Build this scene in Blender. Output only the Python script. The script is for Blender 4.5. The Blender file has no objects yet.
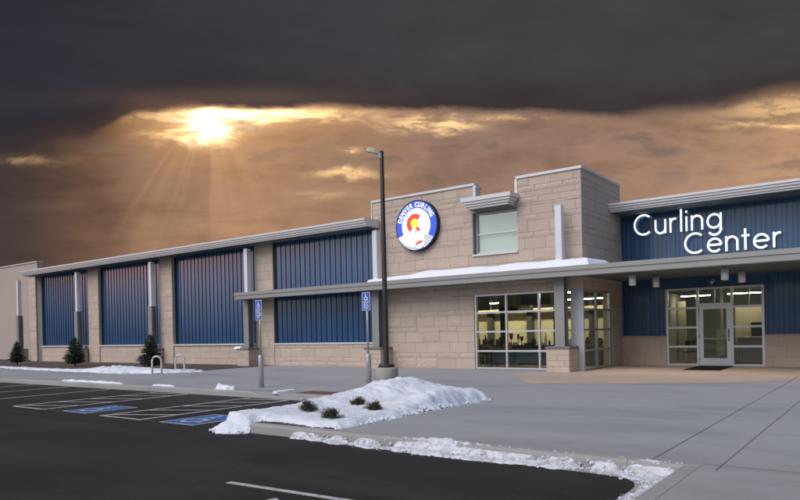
import bpy, math, random
from mathutils import Vector, Matrix, noise
random.seed(7)
R = math.radians
sc = bpy.context.scene
col = sc.collection

# ------------------------------------------------------------------ helpers
class MB:
    """collects shapes, then links them as one mesh object"""
    def __init__(s): s.v = []; s.f = []; s.m = []; s.sm = []
    def face(s, pts, m=0, smooth=False):
        n = len(s.v); s.v += [tuple(p) for p in pts]; s.f.append(tuple(range(n, n+len(pts)))); s.m.append(m); s.sm.append(smooth)
    def raw(s, verts, faces, m=0, smooth=False):
        n = len(s.v); s.v += [tuple(p) for p in verts]
        for f in faces: s.f.append(tuple(i+n for i in f)); s.m.append(m); s.sm.append(smooth)
    def box(s, x0, x1, y0, y1, z0, z1, m=0):
        if x0 > x1: x0, x1 = x1, x0
        if y0 > y1: y0, y1 = y1, y0
        if z0 > z1: z0, z1 = z1, z0
        v = [(x0,y0,z0),(x1,y0,z0),(x1,y1,z0),(x0,y1,z0),(x0,y0,z1),(x1,y0,z1),(x1,y1,z1),(x0,y1,z1)]
        s.raw(v, [(0,3,2,1),(4,5,6,7),(0,1,5,4),(1,2,6,5),(2,3,7,6),(3,0,4,7)], m)
    def rbox(s, x0, x1, y0, y1, z0, z1, b=.03, m=0):
        """box with chamfered upright and top edges"""
        rings = []
        def ring(i, z):
            return [(x0+i,y0+b,z),(x0+b,y0+i,z),(x1-b,y0+i,z),(x1-i,y0+b,z),(x1-i,y1-b,z),(x1-b,y1-i,z),(x0+b,y1-i,z),(x0+i,y1-b,z)]
        rings = [ring(0,z0), ring(0,z1-b), ring(b*.7,z1)]
        s.loft(rings, m=m)
    def loft(s, rings, m=0, smooth=False, caps=True, closed=True):
        k = len(rings[0]); v = [p for r in rings for p in r]; f = []
        for j in range(len(rings)-1):
            for i in range(k if closed else k-1):
                a = j*k+i; b = j*k+(i+1) % k
                f.append((a, b, b+k, a+k))
        s.raw(v, f, m, smooth)
        if caps:
            n = len(s.v)-len(v)
            s.f.append(tuple(n+i for i in reversed(range(k)))); s.m.append(m); s.sm.append(False)
            s.f.append(tuple(n+(len(rings)-1)*k+i for i in range(k))); s.m.append(m); s.sm.append(False)
    def cyl(s, c, r, h, n=20, r2=None, m=0, smooth=True):
        r2 = r if r2 is None else r2
        s.loft([[(c[0]+q*math.cos(2*math.pi*i/n), c[1]+q*math.sin(2*math.pi*i/n), c[2]+z) for i in range(n)] for q, z in ((r,0),(r2,h))], m, smooth)
    def lathe(s, c, prof, n=20, m=0):
        s.loft([[(c[0]+q*math.cos(2*math.pi*i/n), c[1]+q*math.sin(2*math.pi*i/n), c[2]+z) for i in range(n)] for q, z in prof], m, True)
    def tube(s, pts, r, n=10, m=0):
        pts = [Vector(p) for p in pts]; rings = []; ref = Vector((0.31,0.17,0.93)).normalized()
        for i, p in enumerate(pts):
            t = (pts[min(i+1,len(pts)-1)]-pts[max(i-1,0)]).normalized()
            a = t.cross(ref).normalized(); b = t.cross(a)
            rr = r[i] if isinstance(r, (list,tuple)) else r
            rings.append([p+a*rr*math.cos(2*math.pi*k/n)+b*rr*math.sin(2*math.pi*k/n) for k in range(n)])
        s.loft(rings, m, True)
    def prism_x(s, prof, x0, x1, m=0):
        """profile in (y,z) swept along x"""
        s.loft([[(x0,y,z) for y, z in prof],[(x1,y,z) for y, z in prof]], m)
    def build(s, name, mats, parent=None, smooth=None):
        me = bpy.data.meshes.new(name); me.from_pydata(s.v, [], s.f)
        if not isinstance(mats, (list, tuple)): mats = [mats]
        for mt in mats: me.materials.append(mt)
        me.polygons.foreach_set('material_index', s.m)
        me.polygons.foreach_set('use_smooth', s.sm)
        me.validate(); me.update()
        import bmesh
        bm = bmesh.new(); bm.from_mesh(me); bmesh.ops.recalc_face_normals(bm, faces=bm.faces); bm.to_mesh(me); bm.free()
        o = bpy.data.objects.new(name, me); col.objects.link(o)
        if parent is not None:
            o.parent = parent; o.matrix_parent_inverse = Matrix.Identity(4)
            if parent.get('_w'): pass
            o.location = -world_loc(parent)
        return o

def world_loc(o):
    v = Vector(o.location)
    while o.parent: o = o.parent; v += Vector(o.location)
    return v
def tag(o, label=None, cat=None, group=None, kind=None):
    for k, v in (('label',label),('category',cat),('group',group),('kind',kind)):
        if v: o[k] = v
    return o
def thing(name, loc, label, cat, group=None, rz=0):
    o = bpy.data.objects.new(name, None); col.objects.link(o); o.location = loc; o.rotation_euler.z = rz
    o.empty_display_size = .2
    return tag(o, label, cat, group)
def copy_tree(o, parent=None):
    c = o.copy(); col.objects.link(c)
    if parent: c.parent = parent
    for ch in list(o.children): copy_tree(ch, c)
    return c

# ------------------------------------------------------------------ node helpers
class NT:
    def __init__(s, tree): s.t = tree; s.n = tree.nodes; s.l = tree.links
    def new(s, typ, **kw):
        n = s.n.new(typ)
        for k, v in kw.items(): setattr(n, k, v)
        return n
    def put(s, sock, val):
        if val is None: return
        if isinstance(val, S): s.l.new(val.s, sock)
        elif isinstance(val, bpy.types.NodeSocket): s.l.new(val, sock)
        else:
            if sock.type == 'RGBA' and not isinstance(val, (int,float)) and len(val) == 3: val = (*val, 1)
            sock.default_value = val
    def math(s, op, a, b=None, c=None, clamp=False):
        n = s.new('ShaderNodeMath', operation=op, use_clamp=clamp); s.put(n.inputs[0], a); s.put(n.inputs[1], b); s.put(n.inputs[2], c)
        return S(s, n.outputs[0])
    def dot(s, v, k):
        n = s.new('ShaderNodeVectorMath', operation='DOT_PRODUCT'); s.put(n.inputs[0], v); s.put(n.inputs[1], k); return S(s, n.outputs['Value'])
    def comb(s, x, y, z=0.):
        n = s.new('ShaderNodeCombineXYZ'); s.put(n.inputs[0], x); s.put(n.inputs[1], y); s.put(n.inputs[2], z); return S(s, n.outputs[0])
    def noise(s, vec, scale, detail=4, rough=.5, dist=0., dim='3D', w=None):
        n = s.new('ShaderNodeTexNoise', noise_dimensions=dim)
        if vec is not None and dim != '1D': s.put(n.inputs['Vector'], vec)
        if w is not None: s.put(n.inputs['W'], w)
        s.put(n.inputs['Scale'], scale); s.put(n.inputs['Detail'], detail); s.put(n.inputs['Roughness'], rough); s.put(n.inputs['Distortion'], dist)
        return S(s, n.outputs['Fac'] if 'Fac' in n.outputs else n.outputs[0])
    def mix(s, f, a, b, mode='MIX'):
        n = s.new('ShaderNodeMix', data_type='RGBA', blend_type=mode); s.put(n.inputs[0], f); s.put(n.inputs[6], a); s.put(n.inputs[7], b)
        return S(s, n.outputs[2])
    def ramp(s, f, stops, interp='LINEAR'):
        n = s.new('ShaderNodeValToRGB'); s.put(n.inputs[0], f); cr = n.color_ramp; cr.interpolation = interp
        while len(cr.elements) < len(stops): cr.elements.new(.5)
        for e, (p, c) in zip(cr.elements, stops):
            e.position = p; e.color = (c, c, c, 1) if isinstance(c, (int,float)) else (*c, 1)
        return S(s, n.outputs[0])
    def mapr(s, v, a, b, c=0., d=1., smooth=True):
        n = s.new('ShaderNodeMapRange', interpolation_type='SMOOTHSTEP' if smooth else 'LINEAR')
        for i, q in enumerate((v, a, b, c, d)): s.put(n.inputs[i], q)
        return S(s, n.outputs[0])
class S:
    def __init__(s, nt, sock): s.nt = nt; s.s = sock
    def __add__(s, o): return s.nt.math('ADD', s, o)
    __radd__ = __add__
    def __mul__(s, o): return s.nt.math('MULTIPLY', s, o)
    __rmul__ = __mul__
    def __sub__(s, o): return s.nt.math('SUBTRACT', s, o)
    def __rsub__(s, o): return s.nt.math('SUBTRACT', o, s)
    def __truediv__(s, o): return s.nt.math('DIVIDE', s, o)
    def gt(s, o): return s.nt.math('GREATER_THAN', s, o)

def material(name, base=(.5,.5,.5), rough=.6, metal=0., var=.12, vscale=6., bump=.0, bscale=60., emis=None, estr=0., island=0., spec=.5, extra=None, coat=0., alt=None, altscale=2.):
    """procedural Principled material: base colour broken by two noises, optional per-block tone, bump"""
    m = bpy.data.materials.new(name); m.use_nodes = True; nt = NT(m.node_tree); b = nt.n['Principled BSDF']
    tc = nt.new('ShaderNodeTexCoord'); geo = nt.new('ShaderNodeNewGeometry'); P = geo.outputs['Position']
    c = nt.mix(0., base, base)
    v = None
    if var:
        n1 = nt.noise(P, vscale, 5, .6); n2 = nt.noise(P, vscale*.17, 3, .5)
        v = (n1*.6+n2*.8-.7)*(2*var)+1.
    if island:
        i = S(nt, geo.outputs['Random Per Island'])
        k = (i-.5)*(2*island)+1.
        v = k if v is None else v*k
    if alt is not None:
        c = nt.mix(nt.mapr(nt.noise(P, altscale, 6, .6), .42, .62), base, alt)
    if v is not None:
        vv = nt.comb(v, v, v); c = nt.mix(1., c, vv, 'MULTIPLY')
    if extra: c = extra(nt, c, P, geo, b)
    nt.put(b.inputs['Base Color'], c)
    b.inputs['Metallic'].default_value = metal
    b.inputs['Specular IOR Level'].default_value = spec
    b.inputs['Coat Weight'].default_value = coat
    rn = nt.noise(P, vscale*1.7, 4, .6)
    nt.put(b.inputs['Roughness'], nt.math('ADD', (rn-.5)*.15, rough, clamp=True))
    if bump:
        bn = nt.new('ShaderNodeBump'); bn.inputs['Strength'].default_value = min(1, bump); bn.inputs['Distance'].default_value = .02
        nt.put(bn.inputs['Height'], nt.noise(P, bscale, 6, .65)); nt.l.new(bn.outputs[0], b.inputs['Normal'])
    if emis:
        nt.put(b.inputs['Emission Color'], emis); b.inputs['Emission Strength'].default_value = estr
    return m

M = {}
M['stone'] = material('split_block', (.53,.43,.355), .9, var=.10, vscale=9, bump=.55, bscale=55, island=.055, spec=.25)
M['stone_shaded'] = material('shaded_block_side', (.49,.40,.335), .9, var=.10, vscale=9, bump=.5, bscale=55, island=.05, spec=.25)  # darker copy of the facing stone; shade of the tower side put into its colour
M['mortar'] = material('mortar', (.44,.36,.30), .95, var=.1, bump=.3, spec=.1)
M['smooth_wall'] = material('smooth_tan_wall', (.43,.35,.315), .9, var=.06, vscale=1.5, bump=.25, bscale=30, spec=.2)
def panel_extra(nt, c, P, geo, b):
    sep = nt.new('ShaderNodeSeparateXYZ'); nt.put(sep.inputs[0], P)
    n = nt.noise(nt.comb(S(nt, sep.outputs[0])*3.1, 0., S(nt, sep.outputs[2])*.12), 1., 3)
    return nt.mix(nt.mapr(n, .3, .75), c, nt.mix(1., c, (1.35,1.3,1.25), 'MULTIPLY'))
M['blue'] = material('blue_metal_panel', (.009,.056,.148), .38, metal=.10, var=.06, vscale=3, spec=.35, extra=panel_extra, coat=1.)
M['blue'].node_tree.nodes['Principled BSDF'].inputs['Coat IOR'].default_value = 1.66; M['blue'].node_tree.nodes['Principled BSDF'].inputs['Coat Roughness'].default_value = .12
M['trim'] = material('light_grey_metal', (.62,.62,.62), .42, metal=.25, var=.07, vscale=4)
M['fascia'] = material('canopy_steel', (.30,.30,.29), .5, metal=.25, var=.10, vscale=3)
M['post'] = material('grey_painted_steel', (.27,.27,.27), .5, metal=.2, var=.08)
M['sleeve'] = material('pale_post_sleeve', (.68,.70,.74), .35, metal=.15, var=.04)
M['cap'] = material('precast_cap', (.17,.16,.16), .8, var=.1, bump=.3)
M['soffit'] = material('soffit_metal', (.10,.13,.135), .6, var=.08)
M['frame'] = material('aluminium_frame', (.62,.62,.64), .35, metal=.5, var=.04)
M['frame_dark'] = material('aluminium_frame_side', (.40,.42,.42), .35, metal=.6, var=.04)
M['pillar'] = material('grey_panel_pillar', (.38,.39,.42), .5, metal=.2, var=.05)
M['black'] = material('black_matte', (.012,.012,.013), .7, var=.1)
M['rubber'] = material('entrance_mat_rubber', (.012,.012,.014), .95, var=.3, vscale=40, bump=.6, bscale=200, spec=.2)
M['pole'] = material('bronze_pole_paint', (.055,.05,.048), .42, metal=.4, var=.12)
M['galv'] = material('galvanised_steel', (.50,.51,.50), .45, metal=.5, var=.12, vscale=12)
M['sign_blue'] = material('sign_blue', (.02,.10,.50), .4, var=.03)
M['white'] = material('white_paint', (.78,.79,.82), .5, var=.04)
M['red'] = material('brick_red_plate', (.17,.09,.07), .8, var=.15, bump=.3)
M['concrete_base'] = material('cast_concrete', (.36,.34,.31), .9, var=.14, vscale=7, bump=.4)
M['kerb'] = material('kerb_concrete', (.34,.335,.325), .9, var=.20, vscale=3.5, bump=.5, bscale=50)
M['mulch'] = material('bark_mulch', (.075,.055,.045), .98, var=.45, vscale=18, bump=1., bscale=40, alt=(.13,.10,.08), altscale=9)
M['needle'] = material('spruce_needles', (.034,.056,.030), .8, var=.3, vscale=14, island=.35)
M['juniper'] = material('juniper_leaf', (.055,.06,.03), .8, var=.35, vscale=20, island=.4)
M['bark'] = material('bark', (.09,.06,.045), .9, var=.2, bump=.6)
M['stem'] = material('pale_stake', (.42,.34,.26), .8, var=.1)

# snow with fine crystals and slight dirt
def snow_extra(nt, c, P, geo, b):
    d = nt.mapr(nt.noise(P, 5., 7, .72), .54, .78)
    return nt.mix(d*.42, c, (.42,.38,.35))
M['snow'] = material('old_snow', (.78,.81,.87), .75, var=.07, vscale=4, bump=.9, bscale=22, spec=.3, extra=snow_extra)
def snow_dirty(nt, c, P, geo, b):
    d = nt.mapr(nt.noise(P, 9., 7, .8), .44, .66)
    return nt.mix(d*.7, c, (.26,.23,.21))
M['snow_dirty'] = material('road_edge_snow', (.70,.72,.78), .8, var=.12, vscale=8, bump=1., bscale=28, spec=.3, extra=snow_dirty)
M['snow_clean'] = material('roof_snow', (.82,.84,.90), .75, var=.03, vscale=4, bump=.5, bscale=16, spec=.3)

# asphalt: fine aggregate, broad worn patches, faint lane of lighter dust
def asph(nt, c, P, geo, b):
    big = nt.mapr(nt.noise(P, .33, 5, .6, .6), .35, .7)
    c = nt.mix(big, c, (.034,.032,.0325))
    sep = nt.new('ShaderNodeSeparateXYZ'); nt.put(sep.inputs[0], P)
    tr = nt.noise(nt.comb(S(nt, sep.outputs[0])*.12, S(nt, sep.outputs[1])*1.3, 0.), 1., 5, .6)
    c = nt.mix(nt.mapr(tr, .45, .72)*.75, c, (.044,.042,.042))
    sp = nt.mapr(nt.noise(P, 95., 2, .5), .60, .74)
    c = nt.mix(sp*.45, c, (.10,.098,.095))
    vor = nt.new('ShaderNodeTexVoronoi', feature='DISTANCE_TO_EDGE'); wv = nt.comb(S(nt, sep.outputs[0])+nt.noise(P, 1.6, 4, .6)*1.1, S(nt, sep.outputs[1])+nt.noise(P, 1.9, 4, .6)*1.1, 0.)
    nt.put(vor.inputs['Vector'], wv); vor.inputs['Scale'].default_value = .16
    crk = nt.mapr(S(nt, vor.outputs['Distance']), .0022, .0008)*nt.mapr(nt.noise(P, .5, 3), .45, .6)
    c = nt.mix(crk*.55, c, (.010,.010,.010))
    salt = nt.mapr(nt.noise(P, 2.4, 8, .75), .55, .78)*nt.mapr(nt.noise(P, .45, 3, .5), .45, .65)
    c = nt.mix(salt*.65, c, (.085,.083,.085))
    dust = nt.mapr(S(nt, sep.outputs[1])+nt.noise(P, 1.2, 5, .7)*2.2, 10.2, 12.4)
    return nt.mix(dust*.40, c, (.075,.066,.058))
M['asphalt'] = material('asphalt', (.021,.020,.0205), .88, var=.16, vscale=9, bump=.55, bscale=110, spec=.3, extra=asph)
# concrete with sawn joints, blotches and damp areas
def conc(nt, c, P, geo, b):
    sep = nt.new('ShaderNodeSeparateXYZ'); nt.put(sep.inputs[0], P)
    X = S(nt, sep.outputs[0]); Y = S(nt, sep.outputs[1])
    damp = nt.mapr(nt.noise(nt.comb(X*.22, Y*.55, 0.), 1., 5, .6, .8), .42, .66)
    c = nt.mix(damp*.5, c, (.235,.245,.262))
    st = nt.mapr(nt.noise(nt.comb(X*.35, Y*2.2, 0.), 1., 6, .7), .56, .75)
    c = nt.mix(st*.45, c, (.43,.435,.44))
    fine = nt.noise(P, 70., 3, .6)
    c = nt.mix(nt.mapr(fine, .55, .8)*.25, c, (.14,.14,.15))
    near = nt.mapr(Y, 9.0, 6.6)*nt.mapr(nt.noise(P, .9, 5, .65), .3, .75)
    return nt.mix(near*.5, c, (.30,.28,.25))
M['concrete'] = material('plaza_concrete', (.365,.37,.38), .88, var=.10, vscale=2.2, bump=.35, bscale=60, spec=.3, extra=conc)
M['joint'] = material('concrete_joint', (.23,.23,.235), .9, var=.2, spec=.2)
M['tan_patch'] = material('tan_ground', (.50,.39,.305), .85, var=.12, vscale=3, bump=.25, bscale=70, alt=(.44,.35,.29), altscale=.8)  # warmer tan tone for the ground patch before the entrance
def worn(nt, c, P, geo, b):
    d = nt.mapr(nt.noise(P, 9., 6, .75), .49, .70)
    return nt.mix(d*.70, c, (.035,.034,.036))
M['line'] = material('worn_line_paint', (.50,.50,.50), .8, var=.2, bump=.3, extra=worn)
def worn_b(nt, c, P, geo, b):
    d = nt.mapr(nt.noise(P, 8., 6, .7), .56, .74)
    return nt.mix(d*.6, c, (.035,.034,.036))
M['bluepaint'] = material('blue_road_paint', (.045,.14,.40), .8, var=.2, extra=worn_b)
# glass
def glass_mat(name, tint=(1,1,1), refl=.12, rough=.02):
    m = bpy.data.materials.new(name); m.use_nodes = True; nt = NT(m.node_tree); nt.n.remove(nt.n['Principled BSDF'])
    out = nt.n['Material Output']
    tr = nt.new('ShaderNodeBsdfTransparent'); tr.inputs[0].default_value = (*tint, 1)
    gl = nt.new('ShaderNodeBsdfGlossy'); gl.inputs['Roughness'].default_value = rough
    geo = nt.new('ShaderNodeNewGeometry')
    bn = nt.new('ShaderNodeBump'); bn.inputs['Strength'].default_value = .06; bn.inputs['Distance'].default_value = .02
    nt.put(bn.inputs['Height'], nt.noise(geo.outputs['Position'], 1.5, 2)); nt.l.new(bn.outputs[0], gl.inputs['Normal'])
    fr = nt.new('ShaderNodeLayerWeight'); fr.inputs[0].default_value = .5
    f = nt.math('ADD', nt.math('POWER', S(nt, fr.outputs['Facing']), 4.5)*.9, refl, clamp=True)
    mx = nt.new('ShaderNodeMixShader'); nt.put(mx.inputs[0], f); nt.l.new(tr.outputs[0], mx.inputs[1]); nt.l.new(gl.outputs[0], mx.inputs[2])
    nt.l.new(mx.outputs[0], out.inputs[0]); return m
M['glass'] = glass_mat('window_glass', (.86,.89,.87), .03)
M['glass_up'] = glass_mat('upper_window_glass', (.88,.95,.92), .22)
M['blind'] = material('pale_roller_blind', (.80,.86,.78), .8, var=.04, vscale=2)
# interior
M['int_wall'] = material('cream_interior_wall', (.68,.63,.45), .8, var=.04)
M['int_grey'] = material('grey_interior_wall', (.46,.46,.43), .8, var=.05)
M['int_dark'] = material('dark_open_ceiling', (.055,.048,.04), .9, var=.2)
M['int_floor'] = material('interior_floor', (.30,.26,.20), .6, var=.12)
M['int_brown'] = material('brown_duct_panel', (.17,.12,.07), .8, var=.15)
M['wood'] = material('light_wood', (.40,.26,.12), .5, var=.15, vscale=12)
M['sofa'] = material('dark_teal_upholstery', (.035,.055,.065), .9, var=.15)
M['dkgrey'] = material('dark_grey_laminate', (.06,.06,.065), .6, var=.1)
M['paper'] = material('white_card', (.70,.66,.58), .8, var=.05)
M['green'] = material('green_plastic', (.08,.45,.05), .5, var=.05)
M['redgl'] = material('red_enamel', (.35,.05,.03), .4, var=.1)
M['amber'] = material('amber_bottle', (.30,.13,.03), .2, var=.1)
M['tube'] = material('lit_ceiling_tube', (.9,.85,.7), .5, var=0, emis=(1.,.86,.56), estr=55)
M['tube_lobby'] = material('lit_lobby_tube', (.9,.85,.7), .5, var=0, emis=(1.,.86,.62), estr=24)
M['face_lit'] = material('lit_letter_face', (.9,.9,.9), .4, var=0, emis=(.93,.97,1.), estr=.95)
M['letter_side'] = material('letter_return', (.25,.45,.60), .4, var=0, emis=(.25,.55,.85), estr=.15)
def lit(name, c, e=.75): return material(name, c, .4, var=0, emis=c, estr=e)
M['lg_blue'] = lit('logo_blue', (.03,.075,.50), .8)
M['lg_white'] = lit('logo_white', (.85,.87,.92), .75)
M['lg_red'] = lit('logo_red', (.75,.05,.03), .8)
M['lg_yellow'] = lit('logo_yellow', (.95,.62,.05), .9)
M['lg_grey'] = lit('logo_grey', (.45,.47,.52), .6)

# ------------------------------------------------------------------ camera (level, shifted lens)
f_px, yaw, pitch, roll, cy, CH = 667.226, -.6398, -.0040, -.0222, 334.533, 1.433
Fh = Vector((math.sin(yaw), math.cos(yaw), 0)); R0 = Vector((math.cos(yaw), -math.sin(yaw), 0)); Z = Vector((0,0,1))
F = Fh*math.cos(pitch)+Z*math.sin(pitch); U0 = -Fh*math.sin(pitch)+Z*math.cos(pitch)
Rr = R0*math.cos(roll)+U0*math.sin(roll); Uu = -R0*math.sin(roll)+U0*math.cos(roll)
cam = bpy.data.cameras.new('camera'); co = bpy.data.objects.new('camera', cam); col.objects.link(co); sc.camera = co
mw = Matrix((Rr, Uu, -F)).transposed().to_4x4(); mw.translation = (0,0,CH); co.matrix_world = mw
cam.sensor_width = 36; cam.lens = f_px/800*36; cam.shift_y = (cy-250)/800; cam.clip_end = 5000; cam.clip_start = .05

# survey of the photograph: a picture point on a known wall or on the ground becomes a place in the world
def ray(u, v):
    a = u-400; b = v-cy
    return F+(Rr*a-Uu*b)/f_px
def atY(u, v, Y): r = ray(u, v); return r*(Y/r.y)+Vector((0,0,CH))
def atX(u, v, X): r = ray(u, v); return r*(X/r.x)+Vector((0,0,CH))
def gz(u, v, z=0.): r = ray(u, v); return r*((z-CH)/r.z)+Vector((0,0,CH))

# ------------------------------------------------------------------ sky and light
def build_world():
    w = bpy.data.worlds.new('World'); sc.world = w; w.use_nodes = True; nt = NT(w.node_tree)
    bg = nt.n['Background']; tc = nt.new('ShaderNodeTexCoord'); D = tc.outputs['Generated']
    dF = nt.dot(D, tuple(Fh)); dR = nt.dot(D, tuple(Rr)); dU = nt.dot(D, tuple(Uu))
    den = nt.math('MAXIMUM', dF, .12)
    x = dR/den*6.672+4.; y = 3.345-dU/den*6.672
    V = nt.comb(x, y*1.5, 0.)
    n1 = nt.noise(V, .9, 7, .58, .3)-.5
    n2 = nt.noise(V, 2.8, 6, .6, .4)-.5
    n3 = nt.noise(nt.comb(x*.55, y*2.6, 3.), 1.7, 6, .6, .5)-.5
    # storm slab: lower edge as a function of x
    def curve(xs, lo, hi, vlo, vhi):
        st = [((a-lo)/(hi-lo), (b-vlo)/(vhi-vlo)) for a, b in xs]
        return nt.ramp(nt.mapr(x, lo, hi, 0., 1., False), st, 'EASE')
    ye = curve([(-3,1.7),(0,1.50),(.8,1.38),(1.45,1.13),(2,1.045),(3.3,1.06),(5,1.11),(6.2,1.15),(7,1.09),(8,.93),(9.5,.70),(12,.6)], -3, 12, 0, 2)
    ye = nt.math('MULTIPLY', ye, 2.)+n1*.20+n2*.09+n3*.10
    soft = nt.mapr(x, 2.1, 1.2, .04, .27)+nt.mapr(x, 4.6, 8., 0., .12)
    slab = nt.mapr(y, ye+soft, ye-soft)
    # tone of the dark cloud
    t = nt.mapr(x, -1., 5.)
    dark = nt.mix(t, (.028,.026,.037), (.056,.051,.058))
    dark = nt.mix(nt.mapr(y, ye-.5, ye-.02), dark, nt.mix(t, (.030,.024,.031), (.044,.035,.037)))
    dv = n1*.5+n3*.35+1.; dark = nt.mix(1., dark, nt.comb(dv, dv, dv), 'MULTIPLY')
    # lower bank of lit cloud
    lo = nt.ramp(nt.mapr(x, -2., 10., 0., 1., False), [(0.,(.045,.036,.040)),(.167,(.066,.046,.041)),(.25,(.16,.088,.058)),(.30,(.30,.17,.105)),(.375,(.40,.225,.13)),(.46,(.38,.22,.14)),(.56,(.34,.21,.155)),(.70,(.38,.23,.16)),(.84,(.56,.325,.19)),(1.,(.50,.30,.19))], 'EASE')
    lv = nt.mapr(y, 1.15, 2.5, .84, 1.06)+n1*1.0+n3*1.0+n2*.3
    lo = nt.mix(1., lo, nt.comb(lv, lv, lv), 'MULTIPLY')
    # greyish veil of cloud in the middle band
    veil = nt.mapr(n1*1.4+n3*1.6+.5, .52, .86)*nt.mapr(y, 2.3, 1.35)
    lo = nt.mix(veil*.80, lo, (.165,.120,.103))
    # far left lower corner is dim
    lo = nt.mix(nt.mapr(x, 1.1, -.4)*.55, lo, (.060,.042,.041))
    def blob(cx, cyy, rx, ry, k=1., nz=0.):
        a = (x-cx)/rx; b = (y-cyy+n2*nz)/ry
        return nt.math('EXPONENT', (a*a+b*b)*-1.)*k
    # god rays fanning down from the sun
    ang = (x-2.1)/nt.math('MAXIMUM', y-.9, .05)
    rn = nt.noise(None, 3.6, 3, .55, dim='1D', w=ang+n1*.12)
    rays = nt.mapr(rn, .38, .72)*nt.mapr(y, 1.3, 1.6)*nt.mapr(y, 2.75, 1.5)*nt.mapr(nt.math('ABSOLUTE', ang+.15), 1.0, .2)
    lo = nt.mix(rays*.28, lo, (.80,.47,.23))
    cut = nt.mapr(y, ye-.03, ye+.05)
    brk = nt.mapr(nt.noise(nt.comb(x*1.0, y*3.4, 5.), 2.3, 6, .66, .8), .40, .60)
    halo = blob(2.1, 1.32, 1.0, .40, .42)+blob(2.25, 1.2, 1.6, .16, .35)
    g = (blob(2.1,1.28,.22,.14,2.6,.25)+blob(2.35,1.15,.80,.065,2.4,.12)+blob(1.75,1.36,.28,.06,.8,.3)+blob(2.8,1.17,.6,.05,.9,.12)
         +blob(3.48,1.49,.10,.035,.9,.2)+blob(3.45,1.74,.28,.05,.85,.3)+blob(4.35,1.25,.45,.06,1.0,.25)+blob(4.8,1.18,1.0,.03,.35,.1)
         +blob(7.75,1.26,.45,.035,.6,.2)+blob(7.9,1.08,.7,.16,.45,.2)+blob(.1,1.6,.5,.045,.35,.15)+blob(3.2,1.95,.3,.04,.2,.2))
    g = g*(brk*.85+.15)*cut
    g = g+blob(2.45,1.125,.75,.035,1.2,.05)*cut
    core = (blob(2.06,1.29,.13,.10,3.2,.5)+blob(2.25,1.20,.22,.06,1.2,.5)+blob(2.0,1.20,.20,.05,.7,.5))*cut*(brk*.6+.4)
    def addc(c, k, tint):
        return nt.mix(1., c, nt.mix(1., nt.comb(k, k, k), tint, 'MULTIPLY'), 'ADD')
    lo = addc(lo, halo*cut, (.55,.28,.10))
    lo = addc(lo, g, (1.,.66,.28))
    lo = addc(lo, core, (1.,.92,.68))
    front = nt.mix(slab, lo, dark)
    front = addc(front, blob(2.3,.98,1.3,.10,.06), (1.,.55,.3))
    # behind the camera: open evening sky (Nishita) with a warm horizon low in the west
    sky = nt.new('ShaderNodeTexSky', sky_type='NISHITA'); sky.sun_disc = False
    sky.sun_elevation = SUN_EL; sky.sun_rotation = SUN_ROT; sky.air_density = 1.; sky.dust_density = 2.; sky.ozone_density = 2.
    k = SKY_K; rear = nt.mix(1., S(nt, sky.outputs[0]), (k*.92, k*.98, k*1.06), 'MULTIPLY')
    el = nt.dot(D, (0,0,1))
    pink = nt.mapr(el, .025, .10)*nt.mapr(el, .34, .15)*nt.mapr(nt.dot(D, (-.98,-.20,0)), .78, .98)
    band = nt.mapr(el, .05, .15)*nt.mapr(el, .40, .16)
    west = nt.mapr(nt.dot(D, (-.85,-.52,0)), .66, .94)
    rear = nt.mix(band*.75, rear, nt.mix(west, (.46,.50,.54), (1.35,1.22,1.18)))
    rear = nt.mix(pink*.95, rear, (3.0,1.65,1.40))
    low = nt.mapr(el, .10, .03)*(1.-nt.mapr(nt.dot(D, (-.97,-.25,0)), .75, .95)*nt.mapr(el, .0, .03))
    rear = nt.mix(low, rear, (.05,.075,.11))
    bl = nt.mapr(dF, .30, .08)
    full = nt.mix(bl, front, rear)
    nt.put(bg.inputs[0], full); bg.inputs[1].default_value = 1.
SUN_DIR = Vector((-.22,-.80,.80)).normalized()       # towards the sun
SUN_EL = math.asin(SUN_DIR.z); SUN_ROT = math.atan2(SUN_DIR.x, SUN_DIR.y); SKY_K = .125
build_world()
sun = bpy.data.lights.new('sun', 'SUN'); sun.energy = 1.75; sun.angle = R(50); sun.color = (1.,.93,.86)
so = bpy.data.objects.new('sun', sun); col.objects.link(so); so.rotation_euler = (-SUN_DIR).to_track_quat('-Z','Y').to_euler()

# ------------------------------------------------------------------ ground
def sheet(name, poly, z, mat, parent=None, kind='structure'):
    b = MB(); b.face([(x,y,z) for x, y in poly]); o = b.build(name, mat, parent)
    if parent is None: tag(o, kind=kind)
    return o
sheet('ground', [(-900,-900),(900,-900),(900,900),(-900,900)], -.20, material('far_ground', (.09,.08,.07), .95, var=.2, vscale=.5))
sheet('asphalt_road', [(-90,-40),(-2.0,-40),(-2.0,7.30),(-9.0,7.30),(-9.0,11.30),(-90,11.30)], -.15, M['asphalt'])
KY = 7.20                                            # front kerb line
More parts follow.
